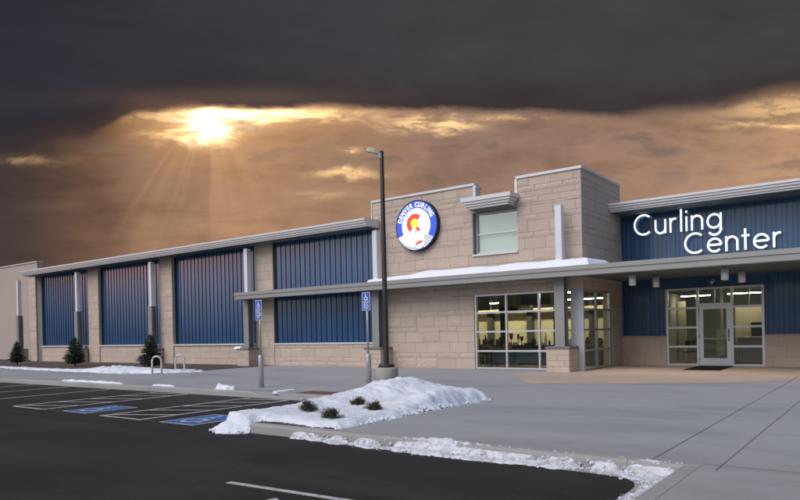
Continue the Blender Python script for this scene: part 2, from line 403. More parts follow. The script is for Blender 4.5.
# concrete plaza (one sheet with the planter left to the snow bed) and its edges
b = MB()
def slab(b, x0, x1, y0, y1, m=0): b.box(x0, x1, y0, y1, -.19, 0., m)
slab(b, -90, -9.0, 11.45, 15.3); slab(b, -23.2, -9.0, 15.3, 21.9); slab(b, -9.0, -6.75, 12.3, 21.9)
slab(b, -6.75, -1.62, 7.35, 40); slab(b, -1.62, 30, -40, 40); slab(b, -9.0, -6.75, 21.9, 40)
tag(b.build('sidewalk', M['concrete']), kind='structure')
b = MB()
def kprof(flip=1): return [(0,-.2),(0,-.03),(.012,-.008),(.035,.004),(.15,.004),(.15,-.2)]
b.prism_x([(KY+y,z) for y, z in kprof()], -8.75, -5.345); b.prism_x([(KY+y,z) for y, z in kprof()], -5.339, -2.35); b.prism_x([(KY+y,z) for y, z in kprof()], -2.345, -1.62)
b.prism_x([(11.3+y,z) for y, z in kprof()], -90, -13.3)
b.loft([[(-13.3,11.3+y,z) for y, z in kprof()],[(-12.6,11.3+y,z*.35-.09 if z > -.1 else z) for y, z in kprof()]])
b.prism_x([(11.3+y,z*.35-.09 if z > -.1 else z) for y, z in kprof()], -12.6, -9.0)
# rounded nose of the island, its left side, and the return kerb by the driveway
pr = kprof()
arc = [(-8.75+.3*math.cos(a), KY+.3+.3*math.sin(a)) for a in [R(270-90*i/8) for i in range(9)]]
rings = []
for i, (ax, ay) in enumerate(arc):
    a = R(270-90*i/8); n = Vector((-math.cos(a), -math.sin(a)))
    rings.append([(ax+n.x*y, ay+n.y*y, z) for y, z in pr])
b.loft(rings)
b.loft([[(-9.05+y, yy, z) for y, z in pr] for yy in (KY+.3, 11.3)])
b.loft([[(-1.80+y*1.2, yy, z) for y, z in pr] for yy in (-40, KY)])
tag(b.build('kerb', M['kerb']), kind='structure')
sheet('gutter', [(-2.08,-40),(-1.80,-40),(-1.80,KY),(-6.0,KY),(-5.4,KY-.07),(-4.6,KY-.12),(-3.6,KY-.165),(-2.7,KY-.185),(-2.45,KY-.21),(-2.27,KY-.27),(-2.16,KY-.38),(-2.10,KY-.55),(-2.08,KY-.75)], -.144, M['kerb'])
# sawn joints in the plaza
b = MB()
def strip(b, p, q, w, z):
    p = Vector((*p,0)); q = Vector((*q,0)); d = (q-p).normalized(); n = Vector((-d.y,d.x,0))*w/2
    b.face([p+n+Z*z, q+n+Z*z, q-n+Z*z, p-n+Z*z])
strip(b, (-2.13,7.36), (-2.13,21.0), .014, .005)
strip(b, (-1.45,7.1), (-1.45,21.0), .014, .005)
strip(b, (-1.62,7.36), (4,7.36), .012, .005)
for y in (9.8,12.3,14.9): strip(b, (-1.43,y), (6,y), .012, .005)
for x in (-12.9,-16.5,-20.1,-23.7,-27.3,-31,-34.6,-38): strip(b, (x,11.46), (x,15.2 if x<-23.2 else 20.5), .016, .005)
strip(b, (-6.75,14.2), (-2.14,14.2), .012, .005)
tag(b.build('pavement_joints', M['joint']), kind='structure')
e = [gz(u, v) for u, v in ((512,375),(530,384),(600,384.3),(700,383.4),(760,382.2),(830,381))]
sheet('entrance_patch', [(-8.60,20.6),(-9.45,20.45),(e[0].x,e[0].y)]+[(p.x,p.y) for p in e[1:]]+[(5,20.2),(5,25.1),(-8.25,25.1),(-8.25,21.4)], .005, M['tan_patch'])  # tan patch laid just above the plaza, front edge from surveyed points
sheet('planting_bed', [(-90,15.3),(-23.2,15.3),(-23.2,16.6),(-23.2,21.3),(-90,21.9)], .012, M['mulch'])
sheet('island_bed', [(-8.9,7.36),(-6.76,7.36),(-6.76,12.3),(-8.9,12.3)], .010, M['mulch'])

# painted markings
LZ = -.146
b = MB()
def ln(b, p, q, w=.10): strip(b, p, q, w, LZ)
for x in (-15.62,-17.1,-19.6,-22.1,-24.6,-27.1,-29.6,-32.1,-34.6,-37.1,-39.6): ln(b, (x,7.3), (x,11.2))
tag(b.build('stall_lines', M['line']), kind='structure')
b = MB()
ln(b, (-13.1,7.25), (-13.1,11.2)); ln(b, (-11.72,7.25), (-11.72,11.2)); ln(b, (-13.04,7.30), (-11.78,7.30), .09)
for i in range(5):
    y = 7.50+i*.86; ln(b, (-13.04,y), (-11.78,min(11.2,y+.62)), .09)
for i in range(5):
    y = 7.50+i*.86; ln(b, (-17.04,y), (-15.68,min(11.2,y+.62)), .09)
ln(b, (-17.04,7.30), (-15.68,7.30), .09)
tag(b.build('hatched_aisle_lines', M['line']), kind='structure')
ln_b = MB(); p = gz(228,482.5,-.15); q = gz(362,503,-.15); q = p+(q-p)*1.8; strip(ln_b, (p.x,p.y), (q.x,q.y), .085, LZ)
p2 = gz(271,499,-.15); strip(ln_b, (p2.x,p2.y), (p2.x+.6,p2.y-.25), .10, LZ)
tag(ln_b.build('drive_line', M['line']), kind='structure')

def ribbon(b, pts, w, fr, d0, d1, m=0, ms=None, closed=False):
    """thick stroke along 2D points; fr maps (x,y,depth)->world; d0 face depth, d1 back depth"""
    n = len(pts); L = []; Rt = []
    for i in range(n):
        a = Vector(pts[i-1]) if (i > 0 or closed) else None; c = Vector(pts[(i+1) % n]) if (i < n-1 or closed) else None; p = Vector(pts[i])
        d1_ = (p-a).normalized() if a is not None else None; d2_ = (c-p).normalized() if c is not None else None
        t = ((d1_ or d2_)+(d2_ or d1_)).normalized(); nn = Vector((-t.y,t.x)); k = 1/max(.5, nn.dot(Vector((-(d1_ or d2_).y,(d1_ or d2_).x))))
        L.append(p+nn*w/2*k); Rt.append(p-nn*w/2*k)
    ms = m if ms is None else ms
    rng = range(n if closed else n-1)
    for i in rng:
        j = (i+1) % n
        b.face([fr(*L[i],d0),fr(*L[j],d0),fr(*Rt[j],d0),fr(*Rt[i],d0)], m)
        if d1 is not None:
            b.face([fr(*L[i],d0),fr(*L[i],d1),fr(*L[j],d1),fr(*L[j],d0)], ms); b.face([fr(*Rt[i],d0),fr(*Rt[j],d0),fr(*Rt[j],d1),fr(*Rt[i],d1)], ms)
    if not closed and d1 is not None:
        for i in (0, n-1): b.face([fr(*L[i],d0),fr(*Rt[i],d0),fr(*Rt[i],d1),fr(*L[i],d1)], ms)
def arcp(cx, cy_, r, a0, a1, n=20, ry=None):
    ry = r if ry is None else ry
    return [(cx+r*math.cos(R(a0+(a1-a0)*i/n)), cy_+ry*math.sin(R(a0+(a1-a0)*i/n))) for i in range(n+1)]
def wheelchair(b, fr, d, m=0, w=.09):
    """access symbol in a unit square"""
    b.face([fr(.42+.085*math.cos(t), .90+.085*math.sin(t), d) for t in [2*math.pi*i/14 for i in range(14)]], m)
    ribbon(b, [(.42,.80),(.45,.46),(.72,.46),(.84,.14),(.94,.18)], w, fr, d, None, m)
    ribbon(b, [(.44,.66),(.66,.66)], w*.8, fr, d+.0006, None, m)
    ribbon(b, arcp(.45,.30,.24,120,350,18), w, fr, d+.0012, None, m)
def paint_box(x0, x1, y0, y1, label):
    t = thing('accessible_stall_marking', ((x0+x1)/2, y0, -.15), label, 'road marking')
    b = MB(); b.face([(x0,y0,LZ),(x1,y0,LZ),(x1,y1,LZ),(x0,y1,LZ)]); b.build('border', M['line'], t)
    b = MB(); b.face([(x0+.06,y0+.06,LZ+.004),(x1-.06,y0+.06,LZ+.004),(x1-.06,y1-.06,LZ+.004),(x0+.06,y1-.06,LZ+.004)]); b.build('blue_field', M['bluepaint'], t)
    b = MB(); wheelchair(b, lambda x, y, d: (x0+.14+(x1-x0-.28)*x, y0+.16+(y1-y0-.3)*y, LZ+.008+d), 0., 0, .10); b.build('access_symbol', M['line'], t)
    return t
paint_box(-11.08, -10.05, 7.27, 8.55, 'blue and white access symbol painted on asphalt nearest the snow covered island')
paint_box(-14.82, -13.80, 7.33, 8.55, 'faded blue access symbol painted on asphalt beyond the hatched aisle, farther left')

# ------------------------------------------------------------------ block masonry
def block_wall(b, O, U, N, u0, u1, z0, z1, holes=(), seed=0, smooth=False, courses=(.40,.20,.40,.40,.20)):
    """real blocks with joints: O origin, U along wall, N outward; joint bed is 12 mm behind the faces"""
    rnd = random.Random(seed); O = Vector(O); U = Vector(U); N = Vector(N); g = .010
    def P(u, z, d): return O+U*u+Z*z+N*d
    z = 0.; k = 0
    cs = []
    while z < z1-1e-4:
        h = courses[k % len(courses)]; cs.append((z, z+h, k)); z += h; k += 1
    for a, c, k in cs:
        a = max(a, z0); c = min(c, z1)
        if c-a < .03: continue
        spans = [(u0,u1)]
        cuts = sorted({a,c}|{hz for h in holes for hz in (h[2],h[3]) if a+.02 < hz < c-.02})
        for za, zc in zip(cuts[:-1], cuts[1:]):
            spans = [(u0,u1)]
            for h in holes:
                if h[2] < zc-.01 and h[3] > za+.01:
                    ns = []
                    for s0, s1 in spans:
                        if h[1] <= s0 or h[0] >= s1: ns.append((s0,s1)); continue
                        if h[0] > s0: ns.append((s0,h[0]))
                        if h[1] < s1: ns.append((h[1],s1))
                    spans = ns
            for s0, s1 in spans:
                if s1-s0 < .02: continue
                b.face([P(s0,za,-.012),P(s1,za,-.012),P(s1,zc,-.012),P(s0,zc,-.012)], 1)
                x = s0; off = (k*.37) % .6
                first = True
                while x < s1-.01:
                    w = rnd.choice((.6,.8,.8,.8,1.)) if not first else .25+off
                    first = False
                    e = min(s1, x+w)
                    if s1-e < .15: e = s1
                    xa, xb, ya, yb = x+g/2, e-g/2, za+g/2, zc-g/2
                    if xb-xa > .02 and yb-ya > .02:
                        ruf = (not smooth) and ((c-a < .25 and rnd.random() < .75) or rnd.random() < .16)
                        d = rnd.uniform(0,.004)
                        nx, nz = (max(2,int((xb-xa)/.07)), max(2,int((yb-ya)/.07))) if ruf else (1,1)
                        vs = []
                        for j in range(nz+1):
                            for i in range(nx+1):
                                uu = xa+(xb-xa)*i/nx; zz = ya+(yb-ya)*j/nz
                                dd = d
                                if ruf and 0 < i < nx and 0 < j < nz: dd += .006+.020*abs(noise.noise(Vector((uu*5+seed,zz*6,k))))+rnd.uniform(0,.008)
                                vs.append(P(uu,zz,dd))
                        fs = [(j*(nx+1)+i, j*(nx+1)+i+1, (j+1)*(nx+1)+i+1, (j+1)*(nx+1)+i) for j in range(nz) for i in range(nx)]
                        b.raw(vs, fs, 0)
                        r_ = [P(xa,ya,d),P(xb,ya,d),P(xb,yb,d),P(xa,yb,d)]; q_ = [P(xa,ya,-.015),P(xb,ya,-.015),P(xb,yb,-.015),P(xa,yb,-.015)]
                        n0 = len(b.v)-len(vs); c4 = [n0, n0+nx, n0+len(vs)-1, n0+len(vs)-1-nx]
                        nb = len(b.v); b.v += [tuple(p) for p in q_]
                        for i in range(4):
                            j = (i+1) % 4; b.f.append((c4[i], nb+i, nb+j, c4[j])); b.m.append(0); b.sm.append(False)
                    x = e

YF, YRO, XT = 21.30, 25.11, -8.28
bld = thing('curling_center_building', (-20,21.3,0), 'long low tan block and blue metal hall with steel canopy and illuminated signs', 'building')

# centre block and tower
ZP = 6.78
b = MB()
b_holes = [(-12.44,-8.28,0,2.73),(-12.42,-10.62,4.20,5.72),(-12.34,-10.60,6.02,9)]
block_wall(b, (0,YF,0), (1,0,0), (0,-1,0), -17.12, XT, 0, ZP-.06, b_holes, 3)
b.build('block_wall', [M['stone'],M['mortar']], bld)
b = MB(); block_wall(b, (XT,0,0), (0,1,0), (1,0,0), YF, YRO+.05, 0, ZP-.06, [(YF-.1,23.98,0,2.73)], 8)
b.build('block_wall', [M['stone_shaded'],M['mortar']], bld)
# core behind the facing blocks
b = MB(); t = .02; D = .32
def core(x0, x1, z0, z1): b.box(x0, x1, YF+t, YF+D, z0, z1)
core(-17.10,-12.44,0,6.70); core(-12.44,XT-.02,2.74,4.19); core(-12.44,-12.40,4.19,6.70); core(-12.40,-10.62,5.73,6.03); core(-10.62,XT-.02,4.19,6.70)
b.box(XT-D, XT-.02, YF+D, YRO, 2.74, 6.70); b.box(XT-D, XT-.02, 24.0, YRO+.1, 0, 2.74); b.box(XT-D, XT+.03, YRO+.101, YRO+.3, 0, 5.9)
b.box(-17.10,-16.85,YF+D,24.5,5.0,6.70); b.box(-17.1,XT-.02,24.9,25.08,5.95,6.70)
b.build('wall_core', M['mortar'], bld)
# parapet caps
b = MB()
def capx(x0, x1, z, y0=YF-.05, y1=YF+.36): b.rbox(x0, x1, y0, y1, z-.06, z+.03, .012)
capx(-17.17,-12.30,ZP); capx(-10.64,XT+.05,ZP-.02); b.rbox(XT-.36,XT+.05,YF+.361,YRO,ZP-.08,ZP+.01,.012)
capx(-12.30,-12.22,ZP-.1); b.box(-12.36,-12.26,YF-.03,YF+.34,6.03,ZP-.06); b.box(-10.68,-10.58,YF-.03,YF+.34,6.03,ZP-.08)
b.box(-12.26,-10.68,YF-.02,YF+.34,6.02,6.08); b.box(-17.165,-17.12,YF-.03,YF+.34,5.9,ZP-.06)
b.build('parapet_cap', M['trim'], bld)

# piers, wainscots, panel bays of the hall
piers = [(-47.15,-46.16),(-39.50,-38.30),(-32.06,-30.92),(-24.36,-23.12)]
for i, (a, c) in enumerate(piers):
    b = MB(); block_wall(b, (0,YF,0), (1,0,0), (0,-1,0), a, c, 0, 5.70, (), 20+i, courses=(.40,.40,.40))
    block_wall(b, (c,0,0), (0,1,0), (1,0,0), YF, YF+.45, 0, 5.70, (), 30+i, True, courses=(.40,.40,.40))
    b.box(a+.02, c-.02, YF+.02, YF+.50, 0, 5.70, 1)
    b.build('block_pier', [M['stone'],M['mortar']], bld)
b = MB(); b.box(-46.15,-45.55,YF+.10,YF+.5,0,5.70); b.build('pier_return', M['cap'], bld)
def corrugated(b, x0, x1, y, z0, z1, pitch=.305):
    pts = [(x0,y)]; x = x0+.10
    while x < x1-.06:
        pts += [(x-.016,y),(x-.011,y-.038),(x+.011,y-.038),(x+.016,y)]
        if x+pitch*.5 < x1-.05: pts += [(x+pitch*.42,y),(x+pitch*.46,y-.009),(x+pitch*.54,y-.009),(x+pitch*.58,y)]
        x += pitch
    pts.append((x1,y))
    for p, q in zip(pts[:-1], pts[1:]): b.face([(p[0],p[1],z0),(q[0],q[1],z0),(q[0],q[1],z1),(p[0],p[1],z1)])
    b.box(x0, x1, y+.02, y+.12, z0, z1)
bays = [(-45.55,-39.50),(-38.30,-32.06),(-30.92,-24.36)]
YPN = YF+.24
for i, (a, c) in enumerate(bays):
    b = MB(); block_wall(b, (0,YF+.06,0), (1,0,0), (0,-1,0), a, c, 0, .96, (), 50+i, True, courses=(.32,.32,.32)); b.box(a, c, YF+.08, YPN+.1, 0, .95, 1)
    b.build('wainscot', [M['stone'],M['mortar']], bld)
    p_ = MB(); corrugated(p_, a+.02, c-.001, YPN, 1.03, 5.69); pan = p_.build('metal_panel', M['blue'], bld)
    s_ = MB(); s_.rbox(a+.003, c-.003, YF-.02, YPN+.05, .965, 1.035, .01); s_.build('sill', M['trim'], pan)
    s_ = MB(); s_.box(a+.003, a+.07, YPN-.07, YPN-.012, 1.036, 5.68); s_.build('dark_edge_strip', M['black'], pan)  # narrow black strip along each edge of the panel
    s_ = MB(); s_.box(c-.07,c-.004,YPN-.05,YPN-.008,1.036,5.68); s_.build('dark_edge_strip', M['black'], pan)
a, c = -23.12, -17.12
b = MB(); block_wall(b, (0,YF+.03,0), (1,0,0), (0,-1,0), a, c, 0, .96, (), 60, False, courses=(.20,.20,.40)); b.box(a, c, YF+.05, YPN+.1, 0, .95, 1); b.build('wainscot', [M['stone'],M['mortar']], bld)
for z0, z1 in ((1.03,3.2),(3.50,5.69)):
    p_ = MB(); corrugated(p_, a+.02, c-.001, YPN-.1, z0, z1); pan = p_.build('metal_panel', M['blue'], bld)
    s_ = MB(); s_.rbox(a+.003, c-.003, YF-.02, YPN-.03, z0-.065, z0+.005, .01); s_.build('sill', M['trim'], pan)
    s_ = MB(); s_.box(a+.003, a+.09, YPN-.17, YPN-.112, z0+.006, z1-.01); s_.build('dark_edge_strip', M['black'], pan)  # narrow black strip along the left panel edge

# eaves: three stepped tiers over a soffit
def eave(x0, x1, ye, zt, yw, name='eave', flip=0):
    b = MB(); prof = [(yw,zt+.02),(ye+.02,zt),(ye,zt-.02),(ye,zt-.085),(ye+.05,zt-.095),(ye+.05,zt-.165),(ye+.11,zt-.175),(ye+.11,zt-.245),(ye+.17,zt-.255),(ye+.17,zt-.31),(yw,zt-.31)]
    b.prism_x(prof, x0, x1); o = b.build(name, M['trim'], bld)
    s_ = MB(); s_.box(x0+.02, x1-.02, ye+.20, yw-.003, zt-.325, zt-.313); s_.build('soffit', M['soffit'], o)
    return o
eave(-44.95-1.2, -16.75, 20.32, 5.965, YF-.045)
b = MB(); b.box(-47.1,-17.13,YF-.04,YF+.5,5.70,5.95); b.build('roof_edge', M['trim'], bld)
eave(XT+.01, 12, 23.81, 5.885, YRO+.2)
# roofs and rear walls
b = MB(); b.box(-47.1,-17.13,YF+.51,46,5.72,5.93); b.box(-17.1,XT-.33,YF+.33,46,5.73,5.90); b.box(XT-.32,12,YRO+.21,46,5.72,5.86)
b.build('roof', M['soffit'], bld)
b = MB(); b.box(-47.1,12,45.7,46,0,5.7); b.box(-47.1,-46.8,YPN+.6,45.7,0,5.7); b.box(11.7,12,YRO+.3,45.7,0,5.7)
b.box(-17.1,-16.9,YPN+.2,45.7,0,5.7); b.build('rear_wall', M['smooth_wall'], bld)
# lower plain wing at the far left
c0 = atY(37,262,22.6)
b = MB(); b.box(-85, c0.x, 22.6, 22.95, 0, c0.z); b.box(-85, -47.2, 22.951, 45, 0, 5.0); b.build('plain_wing_wall', M['smooth_wall'], bld)
b = MB(); b.rbox(-85, c0.x+.05, 22.53, 23.0, c0.z+.001, c0.z+.07, .01); b.build('wing_cap', M['trim'], bld)

# canopy
ZCt, ZCb, YC = 3.395, 3.075, 20.18
XL, XRR = -24.55, 12
b = MB()
prof = [(YC+.03,ZCt+.012),(YC,ZCt),(YC,ZCt-.13),(YC+.035,ZCt-.14),(YC+.035,ZCb+.02),(YC+.05,ZCb),(YC+.14,ZCb),(YC+.14,ZCt+.012)]
b.prism_x(prof, XL, XRR)
b.box(XL, XL+.1, YC+.141, YF-.06, ZCb+.004, ZCt+.008)
canopy = b.build('canopy', M['fascia'], bld)
b = MB(); b.box(XL+.101, XT, YC+.141, YF-.045, ZCt-.08, ZCt); b.box(XT, XRR, YC+.141, YRO-.05, ZCt-.08, ZCt); b.build('canopy_deck', M['fascia'], canopy)
b = MB(); b.box(XL+.102, XT-.001, YC+.142, YF-.046, ZCb+.06, ZCb+.075)
for k in range(0): pass
b.box(XT+.001, XRR, YC+.142, YRO-.06, ZCb+.06, ZCb+.075)
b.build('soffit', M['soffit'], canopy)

# posts with sleeve, steel shaft and masonry base
for k in range(6):
    cx = -47.72+7.765*k; cyy = 20.92
    s_ = MB(); fw, dp, tf = .17, .16, .022
    top = ZCb+.02 if k >= 3 else 3.10
    for yy in (cyy-dp, cyy+dp-tf): s_.box(cx-fw, cx+fw, yy, yy+tf, .845, top)
    s_.box(cx-.012, cx+.012, cyy-dp+tf, cyy+dp-tf, .845, top); s_.box(cx-.2, cx+.2, cyy-.2, cyy+.2, .838, .856)
    post = s_.build('canopy_post', M['post'], bld)
    s_ = MB(); zb = ZCt+.02 if k >= 3 else 3.11
    s_.rbox(cx-.115, cx+.115, cyy-.115, cyy+.115, zb, 5.50, .008); s_.build('pale_sleeve', M['sleeve'], post)
    s_ = MB(); h = .40; d0 = cyy-.38; d1 = YF-.02
    block_wall(s_, (0,d0,0), (1,0,0), (0,-1,0), cx-h, cx+h, 0, .76, (), 70+k, True, courses=(.19,.19,.19,.19))
    block_wall(s_, (cx+h,0,0), (0,1,0), (1,0,0), d0, d1, 0, .76, (), 80+k, True, courses=(.19,.19,.19,.19))
    s_.box(cx-h, cx+h-.015, d0+.015, d1, 0, .76, 1)
    s_.build('masonry_base', [M['stone'],M['mortar']], post)
    s_ = MB(); s_.rbox(cx-h-.03, cx+h+.03, d0-.03, d1+.001, .761, .838, .012); s_.build('base_cap', M['cap'], post)

# upper window with its stepped hood
w = MB(); x0, x1, z0, z1 = -12.40,-10.63,4.20,5.72; y = YF+.14
def grid(b, x0, x1, z0, z1, y, xs, zs, wd=.055, dp=.10, m=0):
    """frame bars in the XZ plane: uprights full height, rails cut between them, 2 mm back"""
    ux = [x0+wd/2]+list(xs)+[x1-wd/2]
    for u in ux: b.box(u-wd/2, u+wd/2, y, y+dp, z0, z1, m)
    for zc in [z0+wd/2]+list(zs)+[z1-wd/2]:
        for p, q in zip(ux[:-1], ux[1:]): b.box(p+wd/2, q-wd/2, y+.003, y+dp-.003, zc-wd/2, zc+wd/2, m)
grid(w, x0+.03, x1-.01, z0+.02, z1-.02, y, [], [4.93]); uw = w.build('upper_window', M['frame'], bld)
g = MB(); g.box(x0+.05, x1-.03, y+.05, y+.056, z0+.05, z1-.05); g.build('pane', M['glass_up'], uw)
g = MB(); g.box(x0+.02, x1-.02, y+.16, y+.165, z0+.0, z1-.0); g.build('blind', M['blind'], uw)
g = MB(); g.rbox(x0-.04, x1+.03, YF-.06, YF+.13, z0-.07, z0-.002, .01); g.build('sill', M['trim'], uw)
g = MB(); g.box(x0-.02, x0+.028, YF-.02, YF+.138, z0, z1); g.box(x0+.028, x1-.01, YF+.0, YF+.138, z1-.018, z1); g.build('reveal', M['cap'], uw)
b = MB(); hx0, hx1 = -12.50,-10.52; hy = YF-.70
for i, (ins, za, zb) in enumerate(((0,6.02,6.16),(.05,5.935,6.018),(.11,5.85,5.933),(.17,5.77,5.848))):
    b.box(hx0+ins, hx1-ins, hy+ins, YF-.02, za, zb)
hood = b.build('window_hood', M['trim'], bld)
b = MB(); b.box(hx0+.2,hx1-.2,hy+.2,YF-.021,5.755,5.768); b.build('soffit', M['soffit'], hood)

# corner window
w = MB(); Zs = [.665,1.365,2.06]
grid(w, -12.42, -8.67, .015, 2.72, YF+.02, [-11.15,-9.89], Zs, .06, .11)
cw = w.build('corner_window', M['frame'], bld)
g = MB(); g.box(-12.39,-8.70,YF+.075,YF+.081,.05,2.69); g.build('pane', M['glass'], cw)
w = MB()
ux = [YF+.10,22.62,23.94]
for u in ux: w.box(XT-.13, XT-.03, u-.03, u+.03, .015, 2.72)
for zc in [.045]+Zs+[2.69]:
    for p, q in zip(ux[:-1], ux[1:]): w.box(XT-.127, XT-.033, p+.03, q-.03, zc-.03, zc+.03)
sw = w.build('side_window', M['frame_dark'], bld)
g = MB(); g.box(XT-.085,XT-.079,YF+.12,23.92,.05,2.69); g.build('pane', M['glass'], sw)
b = MB(); b.box(-8.67,XT,YF-.005,YF+.065,0,2.725); b.box(XT-.14,XT,YF+.0651,YF+.069,0,2.725); b.build('corner_pillar', M['pillar'], bld)

# recessed entrance wall
ex0, ex1 = -6.69, -3.53
b = MB(); block_wall(b, (0,YRO,0), (1,0,0), (0,-1,0), XT, ex0, 0, 1.02, (), 90, True, courses=(.34,.34,.34)); b.box(XT,ex0,YRO+.02,YRO+.3,0,1.02,1); b.build('wainscot', [M['stone'],M['mortar']], bld)
b = MB(); block_wall(b, (0,YRO,0), (1,0,0), (0,-1,0), ex1, 12, 0, 1.02, (), 91, True, courses=(.34,.34,.34)); b.box(ex1,12,YRO+.02,YRO+.3,0,1.02,1); b.build('wainscot', [M['stone'],M['mortar']], bld)
b = MB(); b.rbox(XT,ex0-.003,YRO-.03,YRO+.18,1.021,1.08,.01); b.rbox(ex1+.003,12,YRO-.03,YRO+.18,1.021,1.08,.01); b.build('sill', M['smooth_wall'], bld)
for (pa, pb, za, zb) in ((XT+.01,ex0-.002,1.085,3.14),(ex1+.002,12,1.085,3.14),(ex0,ex1,2.78,3.139),(XT+.01,12,3.40,5.60)):
    b = MB(); corrugated(b, pa, pb, YRO+.10, za, zb); b.build('metal_panel', M['blue'], bld)
w = MB(); ey = YRO+.03
dx0, dx1 = -5.62,-4.52
ux = [ex0+.04,dx0,dx1,ex1-.04]
for u in ux: w.box(u-.04, u+.04, ey, ey+.12, .0, 2.76)
Zd = [.68,1.36,2.05]
for a_, c_, zz in ((0,1,[.04]+Zd+[2.72]),(2,3,[.04]+Zd+[2.72]),(1,2,[2.16,2.72])):
    for zc in zz: w.box(ux[a_]+.04, ux[c_]-.04, ey+.003, ey+.117, zc-.035, zc+.035)
eg = w.build('entrance_glazing', M['frame'], bld)
for xm, zb_ in (((ux[1]+ux[2])/2,2.197),((ux[2]+ux[3])/2+.06,2.086)):
    w = MB(); w.box(xm-.02,xm+.02,ey+.004,ey+.11,zb_,2.684); w.build('mullion', M['frame_dark'], eg)
for a_, c_, z0_ in ((0,1,.08),(2,3,.08),(1,2,2.2)):
    g = MB(); g.box(ux[a_]+.04, ux[c_]-.04, ey+.055, ey+.060, z0_, 2.69); g.build('pane', M['glass'], eg)
# door leaf
w = MB(); a_, c_ = ux[1]+.045, ux[2]-.045
w.box(a_, a_+.13, ey+.02, ey+.075, .015, 2.115); w.box(c_-.13, c_, ey+.02, ey+.075, .015, 2.115)
w.box(a_+.13, c_-.13, ey+.022, ey+.073, .015, .27); w.box(a_+.13, c_-.13, ey+.022, ey+.073, 1.99, 2.115)
door = w.build('door', M['frame'], bld)
g = MB(); g.box(a_+.13, c_-.13, ey+.046, ey+.051, .27, 1.99); g.build('pane', M['glass'], door)
g = MB(); g.box(a_+.13, c_-.13, ey+.080, ey+.10, .93, .985); g.build('push_bar', M['frame_dark'], door)
g = MB(); g.tube([(c_-.065,ey-.0,.98),(c_-.065,ey-.05,.99),(c_-.065,ey-.05,1.28),(c_-.065,ey-.0,1.29)], .013, 8); g.cyl((c_-.065,ey-.005,.88), .022, .05, 10); g.build('handle', M['black'], door)
for zz in (.2,1.0,1.9):
    g = MB(); g.cyl((a_-.004,ey-.005,zz), .013, .10, 8); g.build('hinge', M['cap'], door)
b = MB(); b.box(ex0,ex1,YRO+.155,YRO+.20,2.70,2.90); b.box(ex0-.06,ex0+.001,YRO+.125,YRO+.20,0,2.9); b.box(ex1-.001,ex1+.06,YRO+.125,YRO+.20,0,2.9); b.build('light_leak_filler', M['dkgrey'], bld)  # added filler: blocks interior light leaking through gaps around the entrance glazing
# security camera over the door
p = atY(713,281,YRO)
t = thing('security_camera', (p.x,YRO-.02,p.z), 'small pale dome camera on a bracket above the entrance glazing', 'camera')
b = MB(); b.box(p.x-.05,p.x+.05,YRO-.03,YRO+.04,p.z-.05,p.z+.05); b.tube([(p.x,YRO-.03,p.z),(p.x,YRO-.16,p.z+.02)], .018); b.build('bracket', M['trim'], t)
b = MB(); b.lathe((p.x,YRO-.18,p.z-.06), [(.012,-.045),(.045,-.03),(.06,0),(.06,.05),(.02,.07)], 14); b.build('housing', M['frame'], t)

# canopy downlights: two rows of cylinders under the soffit
def zat(u, v, Y): return atY(u, v, Y)
lights = [(632.4,20.95,'leftmost cylinder downlight in the front row under the canopy'),(656,22.6,'cylinder downlight in the back row, left pair, under canopy'),
          (725,20.95,'cylinder downlight in the front row nearest the door top'),(742,22.6,'rightmost cylinder downlight, back row under the canopy')]
proto = None
for u, Y, lab in lights:
    x_ = atY(u,280,Y).x; zz = ZCb+.06
    if proto is None:
        proto = thing('canopy_downlight', (x_,Y,zz), lab, 'light', 'cylinder downlights under the canopy')
        b = MB(); b.cyl((x_,Y,zz-.10), .05, .10, 14); b.build('stem', M['post'], proto)
        b = MB(); b.lathe((x_,Y,zz-.42), [(.085,0),(.105,.004),(.105,.325),(.06,.33)], 22); b.build('housing', M['sleeve'], proto)
        b = MB(); b.cyl((x_,Y,zz-.426), .08, .004, 18); b.build('lens', M['paper'], proto)
    else:
        o = copy_tree(proto); o.location = (x_,Y,zz); o['label'] = lab

for u, Y, lab in lights:
    L = bpy.data.lights.new('downlight', 'SPOT'); L.energy = 30; L.color = (1.,.72,.48); L.spot_size = R(125); L.spot_blend = .8; L.shadow_soft_size = .08
    lo_ = bpy.data.objects.new('downlight', L); col.objects.link(lo_); lo_.location = (atY(u,280,Y).x, Y, ZCb-.40)
# ------------------------------------------------------------------ interior
def part(name, mat, *boxes):
    b = MB()
    for q in boxes: b.box(*q)
    return b.build(name, mat, bld)
part('interior_floor', M['int_floor'], (-16.8,XT-.03,YF+.12,31,.001,.006), (XT-.03,4,YRO+.16,33,.001,.006))
part('interior_ceiling', M['int_dark'], (-16.8,XT-.34,YF+.33,31,3.15,3.2), (XT-.33,4,YRO+.32,33,3.15,3.2))
part('interior_wall', M['int_wall'], (-16.8,-8.7,27.5,27.7,0,2.35), (-16.8,-16.7,YF+.4,27.5,0,3.1))
part('interior_wall', M['int_grey'], (-8.69,4,31.5,31.7,0,3.1), (-8.55,-8.4,27.7,31.5,0,3.1), (4,4.1,YRO+.4,31.5,0,3.1))
part('interior_bulkhead', M['int_dark'], (-16.8,-8.7,27.45,27.7,2.36,3.1))
for q in ((-15.2,-14.95,27.2,27.44,0,2.9),(-13.2,-12.95,27.2,27.44,0,2.9),(-11.5,-11.3,26.2,26.4,0,3.1),(-13.35,-13.1,25.0,25.2,0,3.1),(-10.35,-10.2,27.2,27.44,0,2.9)): part('interior_column', M['dkgrey'], q)
part('interior_valance', M['int_wall'], (-16.69,-8.7,26.9,27.0,2.18,2.34))
for q in ((-14.6,-13.6,23.6,24.6,2.25,3.1),(-12.2,-11.6,22.8,24.2,2.3,3.1)): part('hanging_duct', M['int_brown'], q)
